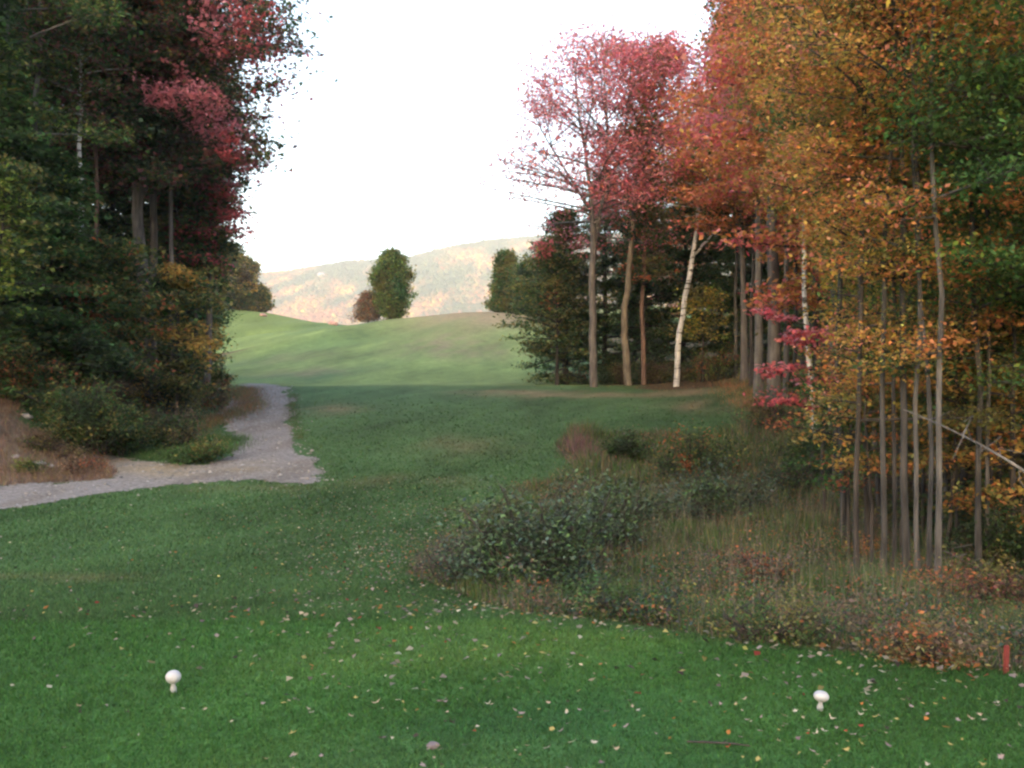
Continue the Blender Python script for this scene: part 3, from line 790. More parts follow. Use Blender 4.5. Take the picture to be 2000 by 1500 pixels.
shrub('shrub', 'olive green shrub along the middle of the brush front', 14, 1520, 1255, 260, 72, pal(['GRN', 'OLV', 'BGRN', 'BRN', 'OLV'], .3), 12, .9, .035)
shrub('shrub', 'bluish low shrub in front of the largest blue-green shrub', 15, 1130, 1190, 170, 50, pal(['TEAL', 'DGR', 'GRN'], .3), 8, .9, .04)
shrub('shrub', 'yellow-green leafy shrub below the right woods above the maroon brambles', 16, 1900, 1130, 200, 70, pal(['OLV', 'GRN', 'LIME', 'BRN'], .4), 9, .9, .05)
shrub('shrub', 'orange-leaved sprout between the slim trunks at the right', 17, 1690, 1085, 40, 34, pal(['ORG', 'ORG', 'GOLD'], .4), 4, .6, .05)
# left bushes under the woods
GB = pal(['DGR', 'GRN', 'OLV', 'GRN', 'DGR'], 1.0)
shrub('shrub', 'large dark green bush at the woods edge above the brown bank', 21, 160, 845, 210, 130, GB, 20, 1.6, .12, D=29)
shrub('shrub', 'olive and orange bush on the left edge above the bank', 22, 30, 810, 190, 110, pal(['OLV', 'DGR', 'GRN', 'RUST', 'OLV'], .9), 16, 1.5, .12, D=30)
shrub('shrub', 'broad green bush overhanging the sandy side track', 23, 235, 880, 170, 90, GB, 18, 1.6, .11, D=30.5)
shrub('shrub', 'brown and olive bush between the green bush and the big trunk', 24, 330, 880, 150, 90, pal(['BRN', 'OLV', 'DGR', 'GRN', 'BRN'], .8), 12, 1.1, .10, D=31.5)
shrub('shrub', 'low bright green bush at the inner bend of the gravel path', 25, 372, 903, 150, 36, pal(['GRN', 'BGRN', 'GRN', 'OLV'], .8), 11, 1.2, .10)
shrub('shrub', 'reddish brown bush on the verge beside the top of the path', 26, 425, 800, 70, 60, pal(['BRN', 'RUST', 'OLV', 'BRN'], .8), 8, .9, .11)
shrub('shrub', 'dark bush behind the large green bush, under the birches', 27, 110, 770, 220, 110, pal(['DGR', 'OLV', 'DGR', 'GRN'], 1.1), 16, 1.5, .13, D=36)
shrub('shrub', 'yellow-tipped bush at the foot of the left pair of trunks', 28, 330, 800, 170, 110, pal(['OLV', 'DGR', 'GOLD', 'DGR'], 1.1), 14, 1.4, .12, D=40)
shrub('shrub', 'dark bush where the left woods meet the fairway', 29, 420, 765, 60, 80, pal(['DGR', 'OLV', 'GRN'], .9), 9, 1.2, .12, D=52)
shrub('shrub', 'brown and green scrub tuft high on the brown left bank', 36, 75, 880, 80, 34, pal(['BRN', 'OLV', 'MAUVE', 'GRN'], .5), 7, .9, .07)
shrub('shrub', 'small yellow-green tuft low on the brown left bank', 37, 52, 922, 46, 22, pal(['LIME', 'OLV', 'GRN'], .5), 6, .9, .06)
shrub('shrub', 'dry reddish tuft where the brown bank meets the sandy track', 38, 165, 925, 90, 30, pal(['BRN', 'RUST', 'MAUVE', 'TAN'], .5), 8, .9, .06)
shrub('shrub', 'dry brown tuft above the sandy side track', 39, 130, 895, 80, 30, pal(['BRN', 'MAUVE', 'TAN', 'OLV'], .5), 7, .9, .06)
# right woods edge, beyond
shrub('shrub', 'orange and green bush at the foot of the tan trunk', 31, 1205, 745, 90, 40, pal(['OLV', 'ORG', 'GRN', 'LIME'], .7), 8, 1.0, .13)
shrub('shrub', 'brown-green bush right of the white birch foot', 32, 1390, 730, 130, 65, pal(['DGR', 'RUST', 'OLV', 'LIME', 'DGR'], .8), 12, 1.1, .13, D=57)
shrub('shrub', 'rusty bush at the foot of the grey trunk nearest the open hill', 33, 1120, 748, 60, 30, pal(['RUST', 'BRN', 'OLV'], .7), 7, .9, .12)
shrub('shrub', 'brown undergrowth bush under the leaning red sapling', 34, 1500, 840, 170, 80, pal(['BRN', 'OLV', 'MAR', 'GRN'], .8), 12, 1.0, .09)
shrub('shrub', 'dark green bush inside the wood right of the red sapling', 35, 1590, 850, 160, 110, pal(['DGR', 'GRN', 'OLV'], .8), 12, 1.3, .10, D=27)

# ------------------------------------------------------------------ trees: right side
def st(px0, D, pts, main=None):
    """trunk polyline from photo columns/rows at distance D: (px, py, radius)"""
    x0 = X(px0, D); z0 = H1(x0, D); o = []
    main = abs(Z(pts[0][1], D) - z0) < 1.7
    for i, (px, py, r) in enumerate(pts):
        o.append((X(px, D) - x0, 0.0 + .25 * math.sin(i * 1.7), (0 if (i == 0 and main) else Z(py, D) - z0), r))
    return o
def cutL(px0, D):
    x0 = X(px0, D); z0 = H1(x0, D); rg = np.random.default_rng(4)
    def f(p):
        y = D + p[1]; px = 1000 + F * (x0 + p[0]) / y; py = 790 - F * (z0 + p[2] - EYE) / y
        lim = np.interp(py, [-300, 0, 60, 110, 180, 240, 320, 350, 400, 460, 500, 600, 740], [560, 560, 578, 592, 592, 548, 512, 468, 474, 466, 436, 424, 412])
        return px > lim + rg.normal(0, 12)
    return f
def cutR(px0, D):
    x0 = X(px0, D); z0 = H1(x0, D); rg = np.random.default_rng(5)
    def f(p):
        y = D + p[1]; px = 1000 + F * (x0 + p[0]) / y; py = 790 - F * (z0 + p[2] - EYE) / y
        lim = np.interp(py, [-200, 0, 70, 110, 140, 150, 330, 420, 600], [1430, 1422, 1405, 1395, 1385, 1345, 1300, 1330, 1400])
        return px < lim + rg.normal(0, 10)
    return f
def cutS(px0, D):
    x0 = X(px0, D); z0 = H1(x0, D); rg = np.random.default_rng(7)
    def f(p):
        y = max(D + p[1], 2); px = 1000 + F * (x0 + p[0]) / y; py = 790 - F * (z0 + p[2] - EYE) / y
        j = rg.normal(0, 18)
        if px > np.interp(py, [60, 160, 300, 600, 760, 900], [2400, 1880, 1810, 1830, 1960, 2400]) + 2.5 * j: return True
        return px < np.interp(py, [0, 250, 400, 600, 780, 900], [1500, 1530, 1600, 1650, 1640, 1660]) + j
    return f
def cutG(px0, D):
    x0 = X(px0, D); z0 = H1(x0, D); rg = np.random.default_rng(8)
    def f(p):
        y = max(D + p[1], 2); px = 1000 + F * (x0 + p[0]) / y; py = 790 - F * (z0 + p[2] - EYE) / y
        return px < np.interp(py, [0, 60, 200, 420, 560, 700, 900], [1850, 1800, 1770, 1760, 1720, 1740, 1740]) + rg.normal(0, 25)
    return f
def cutM(px0, D):
    x0 = X(px0, D); z0 = H1(x0, D); rg = np.random.default_rng(6)
    def f(p):
        y = D + p[1]; px = 1000 + F * (x0 + p[0]) / y; py = 790 - F * (z0 + p[2] - EYE) / y
        return py < np.interp(px, [950, 1000, 1040, 1100, 1160, 1260, 1330, 1360, 1400], [330, 240, 110, 60, 45, 50, 80, 130, 230]) + rg.normal(0, 10)
    return f
def spz(px0, D, L_):
    x0 = X(px0, D); z0 = H1(x0, D)
    return [(X(px, D) - x0, Z(py, D) - z0, r / F * D, nm, pr) for (px, py, r, nm, pr) in L_]

build_tree('red_maple', 'tall half-bare red maple with a grey forked trunk, nearest the open hill', 1160, 57, bark=B_GREY, seed=101, H=21, r0=.3, cb=.42, R=7.2,
           stems=[st(1160, 57, [(1160, 740, .30), (1157, 600, .26), (1160, 480, .23), (1157, 420, .17), (1150, 330, .13), (1135, 240, .08), (1120, 110, .03)]),
                  st(1160, 57, [(1160, 480, .17), (1178, 400, .15), (1188, 330, .12), (1185, 240, .09), (1180, 90, .03)]),
                  st(1160, 57, [(1178, 400, .13), (1200, 340, .10), (1225, 250, .08), (1240, 130, .03)]),
                  st(1160, 57, [(1157, 420, .12), (1120, 350, .08), (1070, 280, .06), (1040, 220, .03)])],
           limbs=90, twigs=9, leaves=16, lsize=.16, shape='oval', up=(4, 55), spray=.55, flat=.55, cut=cutM(1160, 57), palette=pal(['PINK', 'PINK', 'RED', 'PINK', 'COR', 'PINK'], 2.2, .22, .5), bias=(-.25, 0), wander=.02)
build_tree('red_maple', 'dense dull-red maple on the tall curving tan trunk behind the half-bare one', 1225, 59, bark=B_TAN, seed=102, H=21, r0=.27, cb=.52, R=5.0,
           stems=[st(1225, 59, [(1227, 730, .30), (1220, 650, .27), (1222, 590, .24), (1232, 500, .2), (1240, 400, .17), (1242, 300, .13), (1260, 180, .08), (1265, 80, .03)]),
                  st(1225, 59, [(1242, 300, .10), (1290, 200, .07), (1310, 110, .03)])],
           limbs=62, twigs=9, leaves=19, lsize=.18, shape='oval', up=(8, 60), spray=.5, flat=.45, cut=cutM(1225, 59), palette=pal(['RED', 'PINK', 'RED', 'PINK', 'RUST', 'RED', 'OLV'], 2.6, .25, .45), bias=(.22, 0))
build_tree('slender_tree', 'thin reddish trunk with green foliage between the tan trunk and the birch', 1258, 60, bark=B_RED, seed=103, H=15, r0=.16, cb=.38, R=2.4,
           limbs=34, twigs=6, leaves=20, lsize=.2, shape='oval', palette=pal(['OLV', 'GRN', 'RUST', 'DGR'], 1.8), stems=[st(1258, 60, [(1257, 735, .19), (1256, 620, .17), (1262, 430, .12), (1258, 300, .07), (1260, 250, .03)])])
build_tree('white_birch', 'white birch leaning right, branching high against the dark woods', 1321, 56, bark=B_BIRCH, seed=104, H=15, r0=.25, cb=.68, R=2.4,
           stems=[st(1321, 56, [(1321, 738, .22), (1328, 650, .20), (1338, 580, .185), (1352, 510, .165), (1362, 440, .13), (1367, 380, .11), (1372, 300, .05)]),
                  st(1321, 56, [(1354, 500, .11), (1372, 482, .10), (1390, 460, .07), (1402, 445, .04)]),
                  st(1321, 56, [(1366, 400, .07), (1352, 385, .06), (1340, 370, .04)]), st(1321, 56, [(1366, 430, .07), (1385, 432, .06), (1400, 446, .04)])],
           limbs=20, twigs=6, leaves=10, lsize=.18, shape='oval', palette=pal(['OLV', 'LIME', 'ORG', 'OLV'], 1.6), up=(10, 55))
build_tree('small_tree', 'small yellow-green sapling standing right of the white birch', 1372, 57.5, bark=B_DARK, seed=105, H=5.2, r0=.07, cb=.45, R=1.3, limbs=18, twigs=5, leaves=14, lsize=.17, shape='oval', palette=pal(['LIME', 'YEL', 'OLV'], 1.4))
def stump(px, py, h, r, lean, label):
    x, y = onground(px, py); e = link('tree_stump', None, loc=(x, y, H1(x, y))); tag(e, label, 'stump')
    T = Tubes(); t = np.linspace(0, 1, 8)
    T.add(np.stack([lean * h * t, 0 * t, h * t - .1], 1), r * (1.25 - .3 * t ** .4), 9); link('trunk', T.mesh('trunk', B_STUMP), e)
stump(1268, 737, 1.05, .13, .22, 'leaning orange-brown stump between the thin trunk and the birch')
stump(1297, 742, .55, .14, .02, 'short orange stump just left of the white birch foot')
stump(1402, 731, .75, .12, 0, 'upright reddish stump in the undergrowth right of the birch')
# evergreens and dark understory behind them
HEM = pal(['DGR', 'GRN', 'BGRN', 'GRN', 'OLV', 'GRN'], 2.2, .28, .4); HEMK = dict(bark=B_DARK, shape='cone', up=(-8, 25), spray=.36, flat=.22, lsize=.17, upl=.9)
for i, (px, D, H, R, lab) in enumerate([
    (1104, 66, 11.5, 3.2, 'dark hemlock at the edge of the right woods, spreading over the open hill'),
    (1180, 68, 14.5, 3.4, 'tall dark hemlock behind the grey forked maple trunk'),
    (1262, 66, 14.0, 3.2, 'dark hemlock behind the tan and reddish trunks'),
    (1335, 67, 15.0, 3.4, 'dark hemlock directly behind the white birch'),
    (1410, 66, 14.0, 3.2, 'dark hemlock right of the white birch, behind orange leaves'),
    (1480, 62, 12.5, 3.2, 'dark hemlock behind the pair of grey trunks at the grass edge')]):
    build_tree('hemlock', lab, px, D, seed=120 + i, H=H, r0=.2, cb=.05, R=R, limbs=80, twigs=8, leaves=30, palette=(HEM if i else pal(['OLV', 'GRN', 'OLV', 'DGR', 'GRN'], 2.0)), **HEMK)
build_tree('small_maple', 'olive and rust small maple leaning out at the left edge of the right woods', 1088, 63, seed=128, H=8.2, r0=.11, cb=.2, R=2.9, limbs=34, twigs=7, leaves=22, lsize=.2, shape='oval',
           palette=pal(['OLV', 'GRN', 'OLV', 'DGR', 'GRN', 'OLV'], 1.8), spray=.42, flat=.3, bias=(-.2, 0), bark=B_DARK, spots=spz(1088, 63, [(1055, 488, 26, 'RED', .5), (1060, 440, 24, 'PINK', .5), (1075, 590, 20, 'RUST', .4)]))

# orange / red maples at the bend of the woods
ORP = pal(['RED', 'COR', 'ORG', 'ORG', 'GOLD', 'ORG', 'COR', 'RED'], 2.4, .28, .45)
YOP = pal(['COR', 'ORG', 'GOLD', 'ORG', 'COR', 'ORG', 'GOLD', 'OLV'], 2.6, .24, .45)
build_tree('orange_maple', 'orange maple with low flat sprays above the dark hemlocks, right of the birch', 1455, 54, bark=B_GREY, seed=130, cut=cutR(1455, 54), H=19, r0=.2, cb=.42, R=5.2, limbs=62, twigs=9, leaves=26, lsize=.2, shape='broad',
           palette=pal(['COR', 'ORG', 'COR', 'ORG', 'OLV', 'RED'], 2.4, .25), up=(2, 55), spray=.5, flat=.28, bias=(-.25, 0))
build_tree('orange_maple', 'pale-trunked orange maple at the grass edge, front of a pair', 1482, 45.5, bark=B_PALE, seed=131, cut=cutR(1482, 45.5), H=20, r0=.20, cb=.45, R=4.4, limbs=56, twigs=9, leaves=26, lsize=.19, shape='broad', palette=ORP, up=(4, 55), spray=.5, flat=.28, bias=(0, .3))
build_tree('scarlet_maple', 'thick grey-trunked maple with crimson and pink top above the grass bank', 1513, 38, bark=B_GREY, seed=132, cut=cutR(1513, 38), H=22, r0=.27, cb=.46, R=4.6, limbs=72, twigs=10, leaves=30, lsize=.18, shape='broad',
           palette=pal(['PINK', 'RED', 'PINK', 'COR', 'ORG', 'GRN'], 2.4, .27, .4), up=(4, 58), spray=.5, flat=.3, bias=(-.25, 0))
build_tree('slender_tree', 'slim grey trunk close beside the thick grey maple', 1536, 42, bark=B_GREY, seed=133, H=16, r0=.13, cb=.5, R=2.2, limbs=26, twigs=6, leaves=22, lsize=.18, shape='oval', palette=ORP)
build_tree('white_birch', 'thin crooked white birch inside the orange woods', 1580, 33, bark=B_BIRCH, seed=134, H=13, r0=.1, cb=.66, R=2.4,
           stems=[st(1580, 33, [(1592, 850, .13), (1586, 700, .12), (1572, 620, .11), (1570, 540, .10), (1578, 450, .085), (1572, 380, .07), (1570, 250, .04), (1560, 150, .02)])],
           limbs=24, twigs=7, leaves=22, lsize=.16, shape='oval', palette=YOP)
build_tree('red_sapling', 'small crimson sapling with thin tiers of leaves over the brown bank', 1607, 21, bark=B_DARK, seed=135, H=5, r0=.05, cb=.52, R=1.15, 
           stems=[st(1607, 21, [(1612, 930, .060), (1606, 800, .052), (1600, 720, .045), (1592, 660, .03), (1580, 615, .015)])],
           limbs=9, twigs=7, leaves=20, lsize=.11, shape='oval', palette=pal(['RED', 'RED', 'PINK', 'RED'], 1.0), up=(2, 20), spray=.14, flat=.16, bias=(-.4, 0))
build_tree('red_maple', 'crimson maple reaching out of the top of the right woods', 1560, 48, bark=B_GREY, seed=136, cut=cutR(1560, 48), H=26, r0=.26, cb=.5, R=4.6, limbs=64, twigs=9, leaves=26, lsize=.2, shape='oval',
           palette=pal(['PINK', 'RED', 'RED', 'ORG', 'GRN'], 2.6), up=(8, 60), spray=.5, flat=.35)
# second row: orange canopy wall
for i, (px, D, H, R, cb, p_, lab) in enumerate([
    (1600, 40, 22, 5.0, .44, ORP, 'tall orange-red maple behind the crimson sapling'),
    (1680, 32, 20, 4.8, .34, YOP, 'golden orange maple with a full crown in the middle of the right woods'),
    (1740, 27, 18, 4.6, .30, YOP, 'yellow-orange maple rising behind the cluster of slim trunks'),
    (1835, 30, 20, 5.2, .28, pal(['ORG', 'COR', 'GOLD', 'OLV', 'ORG'], 2.4), 'rusty orange maple behind the green maple boughs'),
    (1930, 22, 16, 4.4, .25, pal(['GRN', 'BGRN', 'ORG', 'GRN', 'BGRN', 'GRN'], 1.6), 'mostly green maple with orange tints inside the right frame edge'),
    (2060, 26, 18, 5.0, .2, pal(['GRN', 'OLV', 'ORG', 'GRN'], 2.0), 'mostly green maple beyond the right frame edge, boughs reaching in')]):
    build_tree('orange_maple', lab, px, D, bark=B_DARK, seed=140 + i, cut=cutR(px, D), H=H, r0=.16, cb=cb, R=R, limbs=64, twigs=10, leaves=44, lsize=.115, shape='broad', palette=p_, up=(2, 52), spray=.46, flat=.28)

# slim trunks close to the tee, right
SL = [(1672, 1090, .060, 'slim dark trunk standing apart, leftmost of the slim trunks right of the brush', 'OLV', B_DARK, 12.5, .22),
      (1722, 1112, .062, 'slim grey trunk, front of the close pair', 'YOP', B_SLIM, 12.0, .30),
      (1744, 1095, .045, 'thin shaded trunk just behind the close pair', 'YOP', B_DARK, 13.0, .32),
      (1768, 1128, .085, 'stoutest grey trunk at the centre of the slim cluster', 'YOP', B_SLIM, 12.0, .36),
      (1792, 1140, .048, 'thin pale trunk leaning behind the stoutest slim trunk', 'ORG', B_SLIMP, 11.8, .34),
      (1812, 1135, .045, 'very thin grey trunk touching the pale forward trunk', 'ORG', B_SLIM, 11.6, .34),
      (1827, 1150, .062, 'pale mottled trunk farthest forward in the slim cluster', 'GRN', B_SLIMP, 11.2, .40),
      (1866, 1060, .040, 'thin dark trunk alone in the gap right of the slim cluster', 'GRN', B_DARK, 15.0, .34),
      (1908, 1105, .070, 'grey trunk with a paler twin, near the right frame edge', 'GRN', B_SLIM, 13.0, .35),
      (1924, 1100, .050, 'paler twin trunk beside the grey one near the right frame edge', 'GRN', B_SLIMP, 13.3, .35)]
PS = {'OLV': pal(['OLV', 'GRN', 'GOLD', 'OLV'], 1.2), 'YOP': pal(['GOLD', 'ORG', 'COR', 'YEL', 'ORG', 'OLV', 'COR', 'ORG'], 1.6, .22, .5), 'GRN': pal(['BGRN', 'GRN', 'BGRN', 'LIME', 'BGRN', 'OLV', 'GRN'], 1.3), 'ORG': pal(['ORG', 'YEL', 'GOLD', 'OLV', 'COR', 'GOLD'], 1.5, .25)}
for i, (px, py, r, lab, pk, bk, D, cb) in enumerate(SL):
    z0 = H1(X(px, D), D)
    build_tree('slim_tree', lab, px, D, bark=bk, seed=160 + i, cut=(cutG if pk == 'GRN' else cutS)(px, D), H=10.5 + (i % 3) * 1.2, r0=r * .45, cb=cb * [.8, 1.1, .6, 1.15, .85, .6, 1.0, .45, .5, .7][i], R=1.9 + .25 * (i % 2), limbs=38, twigs=9, leaves=40, lsize=.054, shape='col', palette=PS[pk], up=(2, 50), spray=.24, flat=.25, wander=.034, ksides=10)
for i, (px, D, H, pl, lab) in enumerate([(1702, 14.2, 3.4, ['GOLD', 'OLV', 'ORG'], 'waist-thin gold sapling between the dark lone trunk and the close pair of slim trunks'),
        (1758, 15.2, 4.0, ['GRN', 'OLV', 'GOLD'], 'olive green sapling leafing out behind the stoutest slim trunk'), (1850, 14.0, 3.8, ['ORG', 'GOLD', 'OLV'], 'orange sapling just right of the pale forward trunk'),
        (1935, 14.8, 4.6, ['GRN', 'BGRN', 'GOLD'], 'green sapling right of the twin grey trunks'), (1655, 15.5, 2.8, ['GRN', 'BGRN', 'RUST'], 'small green sapling beside the dark lone trunk'),
        (1800, 17.5, 5.2, ['GOLD', 'ORG', 'OLV', 'YEL'], 'golden sapling filling the gap behind the slim cluster')]):
    build_tree('young_sapling', lab, px, D, bark=B_DARK, seed=260 + i, H=H, r0=.025, cb=.38, R=.85, limbs=20, twigs=6, leaves=16, lsize=.06, shape='oval', palette=pal(pl, .9, .28, .5), up=(0, 40), spray=.16, flat=.25, wander=.05)
XS = [(1648, 17, .05, 'slim grey tree at the left end of the right thicket, behind the dark lone trunk'), (1694, 16, .045, 'slim grey tree in the gap between the dark lone trunk and the close pair'),
      (1706, 21, .05, 'slim dark tree set back behind the close pair of slim trunks'), (1752, 18.5, .045, 'slim grey tree set back behind the stoutest slim trunk'), (1780, 22, .055, 'slim dark tree well behind the slim cluster'),
      (1846, 17, .045, 'slim grey tree set back just right of the pale forward trunk'), (1888, 18, .05, 'slim dark tree set back left of the twin grey trunks'), (1950, 16, .045, 'slim tree right of the twin grey trunks'),
      (1976, 19, .05, 'slim dark tree at the right frame edge, set back'), (1630, 24, .06, 'slim dark tree beside the crimson sapling'), (1666, 27, .07, 'slim dark tree far back right of the crimson sapling'),
      (1620, 31, .07, 'slim grey tree behind the crimson sapling'), (1552, 44, .10, 'slim grey tree behind the grass bank, right of the thick grey maple'), (1468, 50, .10, 'slim shaded tree behind the pale-trunked orange maple'), (1438, 57, .10, 'slim shaded tree between the birch and the pale-trunked orange maple')]
for i, (px, D, r, lab) in enumerate(XS):
    build_tree('slim_tree', lab, px, D, bark=[B_SLIM, B_DARK, B_SLIMP][i % 3], seed=180 + i, cut=cutS(px, D) if D < 30 else cutR(px, D), H=9 + D * .22 + (i % 3), r0=r, cb=[.35, .45, .25, .4, .3][i % 5], R=1.5 + D * .02, limbs=28, twigs=8, leaves=30, lsize=.058 + .0018 * D, shape='oval',
               palette=[PS['YOP'], PS['ORG'], PS['GRN'], PS['OLV']][i % 4], up=(2, 50), spray=.26, flat=.25, wander=.036)
build_tree('green_maple', 'large-leaved green maple boughs hanging in front of the orange woods', 2075, 11.5, bark=B_DARK, seed=171, cut=cutG(2075, 11.5), H=11, r0=.10, cb=.30, R=3.3, limbs=60, twigs=11, leaves=54, lsize=.062, shape='broad',
           palette=pal(['GRN', 'BGRN', 'BGRN', 'LIME', 'BGRN', 'GRN', 'ORG'], 1.2, .26, .35), up=(0, 45), spray=.26, flat=.22)
build_tree('green_maple', 'young green and yellow maple between the slim cluster and the green boughs', 1880, 16.5, bark=B_DARK, seed=172, cut=cutG(1880, 16.5), H=10, r0=.08, cb=.22, R=2.7, limbs=46, twigs=10, leaves=46, lsize=.070, shape='broad',
           palette=pal(['GRN', 'BGRN', 'GRN', 'LIME', 'BGRN', 'GRN'], 1.4, .26, .4), up=(0, 45), spray=.28, flat=.22)
build_tree('golden_sapling', 'low golden-brown maple sapling at the right frame edge', 1975, 13.5, bark=B_DARK, seed=173, H=4.6, r0=.04, cb=.15, R=1.3, limbs=24, twigs=7, leaves=26, lsize=.072, shape='oval', palette=pal(['GOLD', 'ORG', 'OLV', 'GOLD'], 1.0), up=(0, 40), spray=.2, flat=.25)
build_tree('golden_sapling', 'gold-leaved sapling filling the gap left of the slim trunks', 1715, 19, bark=B_DARK, seed=174, cut=cutS(1715, 19), H=7.2, r0=.05, cb=.30, R=1.7, limbs=28, twigs=8, leaves=26, lsize=.10, shape='oval', palette=pal(['GOLD', 'ORG', 'OLV', 'YEL'], 1.2), up=(0, 40), spray=.25, flat=.25)

def arc(name, label, pts, D, r0, r1, bark=B_PALE):
    k = np.array([(X(px, d), d, Z(py, d)) for (px, py), d in zip(pts, D)]); t = np.linspace(0, len(k) - 1, 24); kk = np.arange(len(k))
    q = np.stack([np.interp(t, kk, k[:, i]) for i in range(3)], 1)
    for _ in range(4): q[1:-1] = (q[:-2] + 2 * q[1:-1] + q[2:]) / 4
    T = Tubes(); T.add(q, np.linspace(r0, r1, 24), 6)
    rg = np.random.default_rng(len(label))
    for j in range(7):
        i = rg.integers(8, 22); T.add([q[i], q[i] + rg.normal(0, .12, 3), q[i] + rg.normal(0, .22, 3)], [r1 * 1.3, r1, r1 * .6], 4)
    return tag(link(name, T.mesh(name, bark)), label, 'branch')
xg = 2090; gd = 10.0
arc('bent_branch', 'long bare pale stem arching down to the right in front of the slim trunks', [(xg, 790 - F * (H1(X(xg, gd), gd) - EYE) / gd), (2050, 960), (1990, 912), (1900, 860), (1820, 822), (1765, 800)], [gd, 10, 10.2, 10.6, 11, 11.3], .022, .006)
arc('fallen_branch', 'bare grey branch fallen across the dark floor behind the pale forward trunk', [(1838, 1075), (1862, 1085), (1890, 1102), (1908, 1118)], [12.2, 12.5, 12.8, 13.0], .011, .007)
arc('bare_limb', 'bare pale limb slanting across the top right corner of the woods', [(2075, 130), (2000, 92), (1950, 62), (1903, 32)], [12.0, 12.1, 12.3, 12.5], .03, .01)

# ------------------------------------------------------------------ trees: left side
MG = pal(['DGR', 'GRN', 'MAR', 'GRN', 'OLV', 'MAR', 'DGR'], 2.6, .28, .4)
build_tree('red_maple', 'great dark red-green maple on the thickest left trunk, leaning over the fairway gap', 283, 40, bark=B_GREY, seed=201, cut=cutL(283, 40), H=27, r0=.36, cb=.42, R=6.0,
           stems=[st(283, 40, [(297, 830, .40), (290, 700, .36), (280, 560, .33), (268, 400, .29), (262, 200, .22), (280, 0, .15), (300, -230, .04)]),
                  st(283, 40, [(268, 400, .15), (315, 250, .11), (360, 120, .09), (395, 40, .07), (420, -60, .03)])],
           limbs=120, twigs=10, leaves=30, lsize=.18, shape='oval', palette=pal(['DGR', 'MAR', 'GRN', 'MAR', 'DGR', 'OLV', 'MAR', 'DGR'], 2.2, .28, .45), up=(0, 55), spray=.48, flat=.3, bias=(.28, .6),
           spots=spz(283, 40, [(450, 62, 46, 'PINK', .8), (360, 200, 46, 'PINK', .9), (425, 245, 46, 'PINK', .85), (450, 290, 30, 'RED', .8), (520, 120, 60, 'RED', .35), (545, 190, 45, 'CRIM', .4), (500, 30, 50, 'RED', .35), (330, 30, 40, 'RUST', .4), (440, 110, 30, 'PINK', .6), (230, 70, 50, 'RUST', .4), (90, 50, 18, 'PINK', .7), (100, 85, 14, 'PINK', .7)]))
build_tree('grey_maple', 'straight grey trunk touching the thickest left trunk on its right', 298, 42, bark=B_GREY, seed=202, cut=cutL(298, 42), H=25, r0=.2, cb=.5, R=3.4, limbs=50, twigs=8, leaves=26, lsize=.18, shape='broad', palette=MG, up=(0, 55), spray=.48, flat=.3, bias=(0, .35))
build_tree('red_maple', 'right-hand left-wood maple with scarlet sprays on a slim grey trunk', 405, 45.5, bark=B_GREY, seed=203, cut=cutL(405, 45.5), H=17, r0=.2, cb=.42, R=2.7,
           stems=[st(405, 45.5, [(403, 785, .21), (405, 600, .18), (407, 430, .14), (400, 300, .09), (390, 170, .03)])],
           limbs=48, twigs=8, leaves=22, lsize=.19, shape='oval', palette=pal(['GRN', 'DGR', 'CRIM', 'RED', 'OLV', 'DGR'], 1.5, .28, .4), up=(0, 50), spray=.42, flat=.3,
           spots=spz(405, 45.5, [(425, 375, 48, 'PINK', .75), (455, 410, 34, 'RED', .75), (400, 330, 44, 'RED', .5), (470, 450, 24, 'RED', .7)]))
for i, (px, D, H, R, r, cb, bk, p_, lab) in enumerate([
    (332, 41, 20, 1.9, .12, .5, B_GREY, MG, 'thin grey trunk between the thickest trunk and the fairway'),
    (346, 44, 18, 1.8, .10, .42, B_DARK, pal(['OLV', 'DGR', 'GRN', 'OLV'], 1.8), 'thin dark trunk with yellowing leaves right of the thin grey one'),
    (378, 46, 17, 2.4, .09, .28, B_DARK, pal(['OLV', 'GRN', 'DGR', 'OLV'], 1.8), 'dark slender tree in the shade left of the scarlet-sprayed maple'),
    (186, 38, 18, 1.8, .10, .5, B_RED, MG, 'thin reddish trunk between the birch and the thickest left trunk')]):
    build_tree('slender_tree', lab, px, D, bark=bk, seed=210 + i, cut=cutL(px, D), H=H, r0=r, cb=cb, R=R, limbs=40, twigs=7, leaves=24, lsize=.18, shape='oval', palette=p_, up=(0, 50), spray=.42, flat=.3)
build_tree('white_birch', 'white birch trunk spotted in the shade, middle of the left woods', 150, 36, bark=B_BIRCH, seed=220, H=19, r0=.13, cb=.6, R=1.9, bias=(-.2, .4), limbs=32, twigs=7, leaves=20, lsize=.16, shape='oval', palette=MG,
           stems=[st(150, 36, [(142, 770, .16), (148, 620, .14), (155, 500, .13), (158, 300, .10), (150, 100, .07), (150, -60, .02)])])
build_tree('grey_birch', 'tall thin grey birch left of the white one, running up the frame', 62, 34, bark=B_PALE, seed=221, H=22, r0=.14, cb=.58, R=2.3, bias=(-.2, .4), limbs=36, twigs=7, leaves=22, lsize=.16, shape='oval', palette=MG,
           stems=[st(62, 34, [(75, 770, .15), (72, 540, .14), (62, 300, .12), (75, 120, .10), (70, -100, .05), (70, -260, .02)])])
build_tree('grey_birch', 'pale birch trunk at the left frame edge', 4, 32, bark=B_PALE, seed=222, H=22, r0=.13, cb=.3, R=3.2, limbs=44, twigs=8, leaves=24, lsize=.16, shape='oval', palette=pal(['GRN', 'LIME', 'DGR', 'OLV', 'GRN'], 1.8, .28, .4))
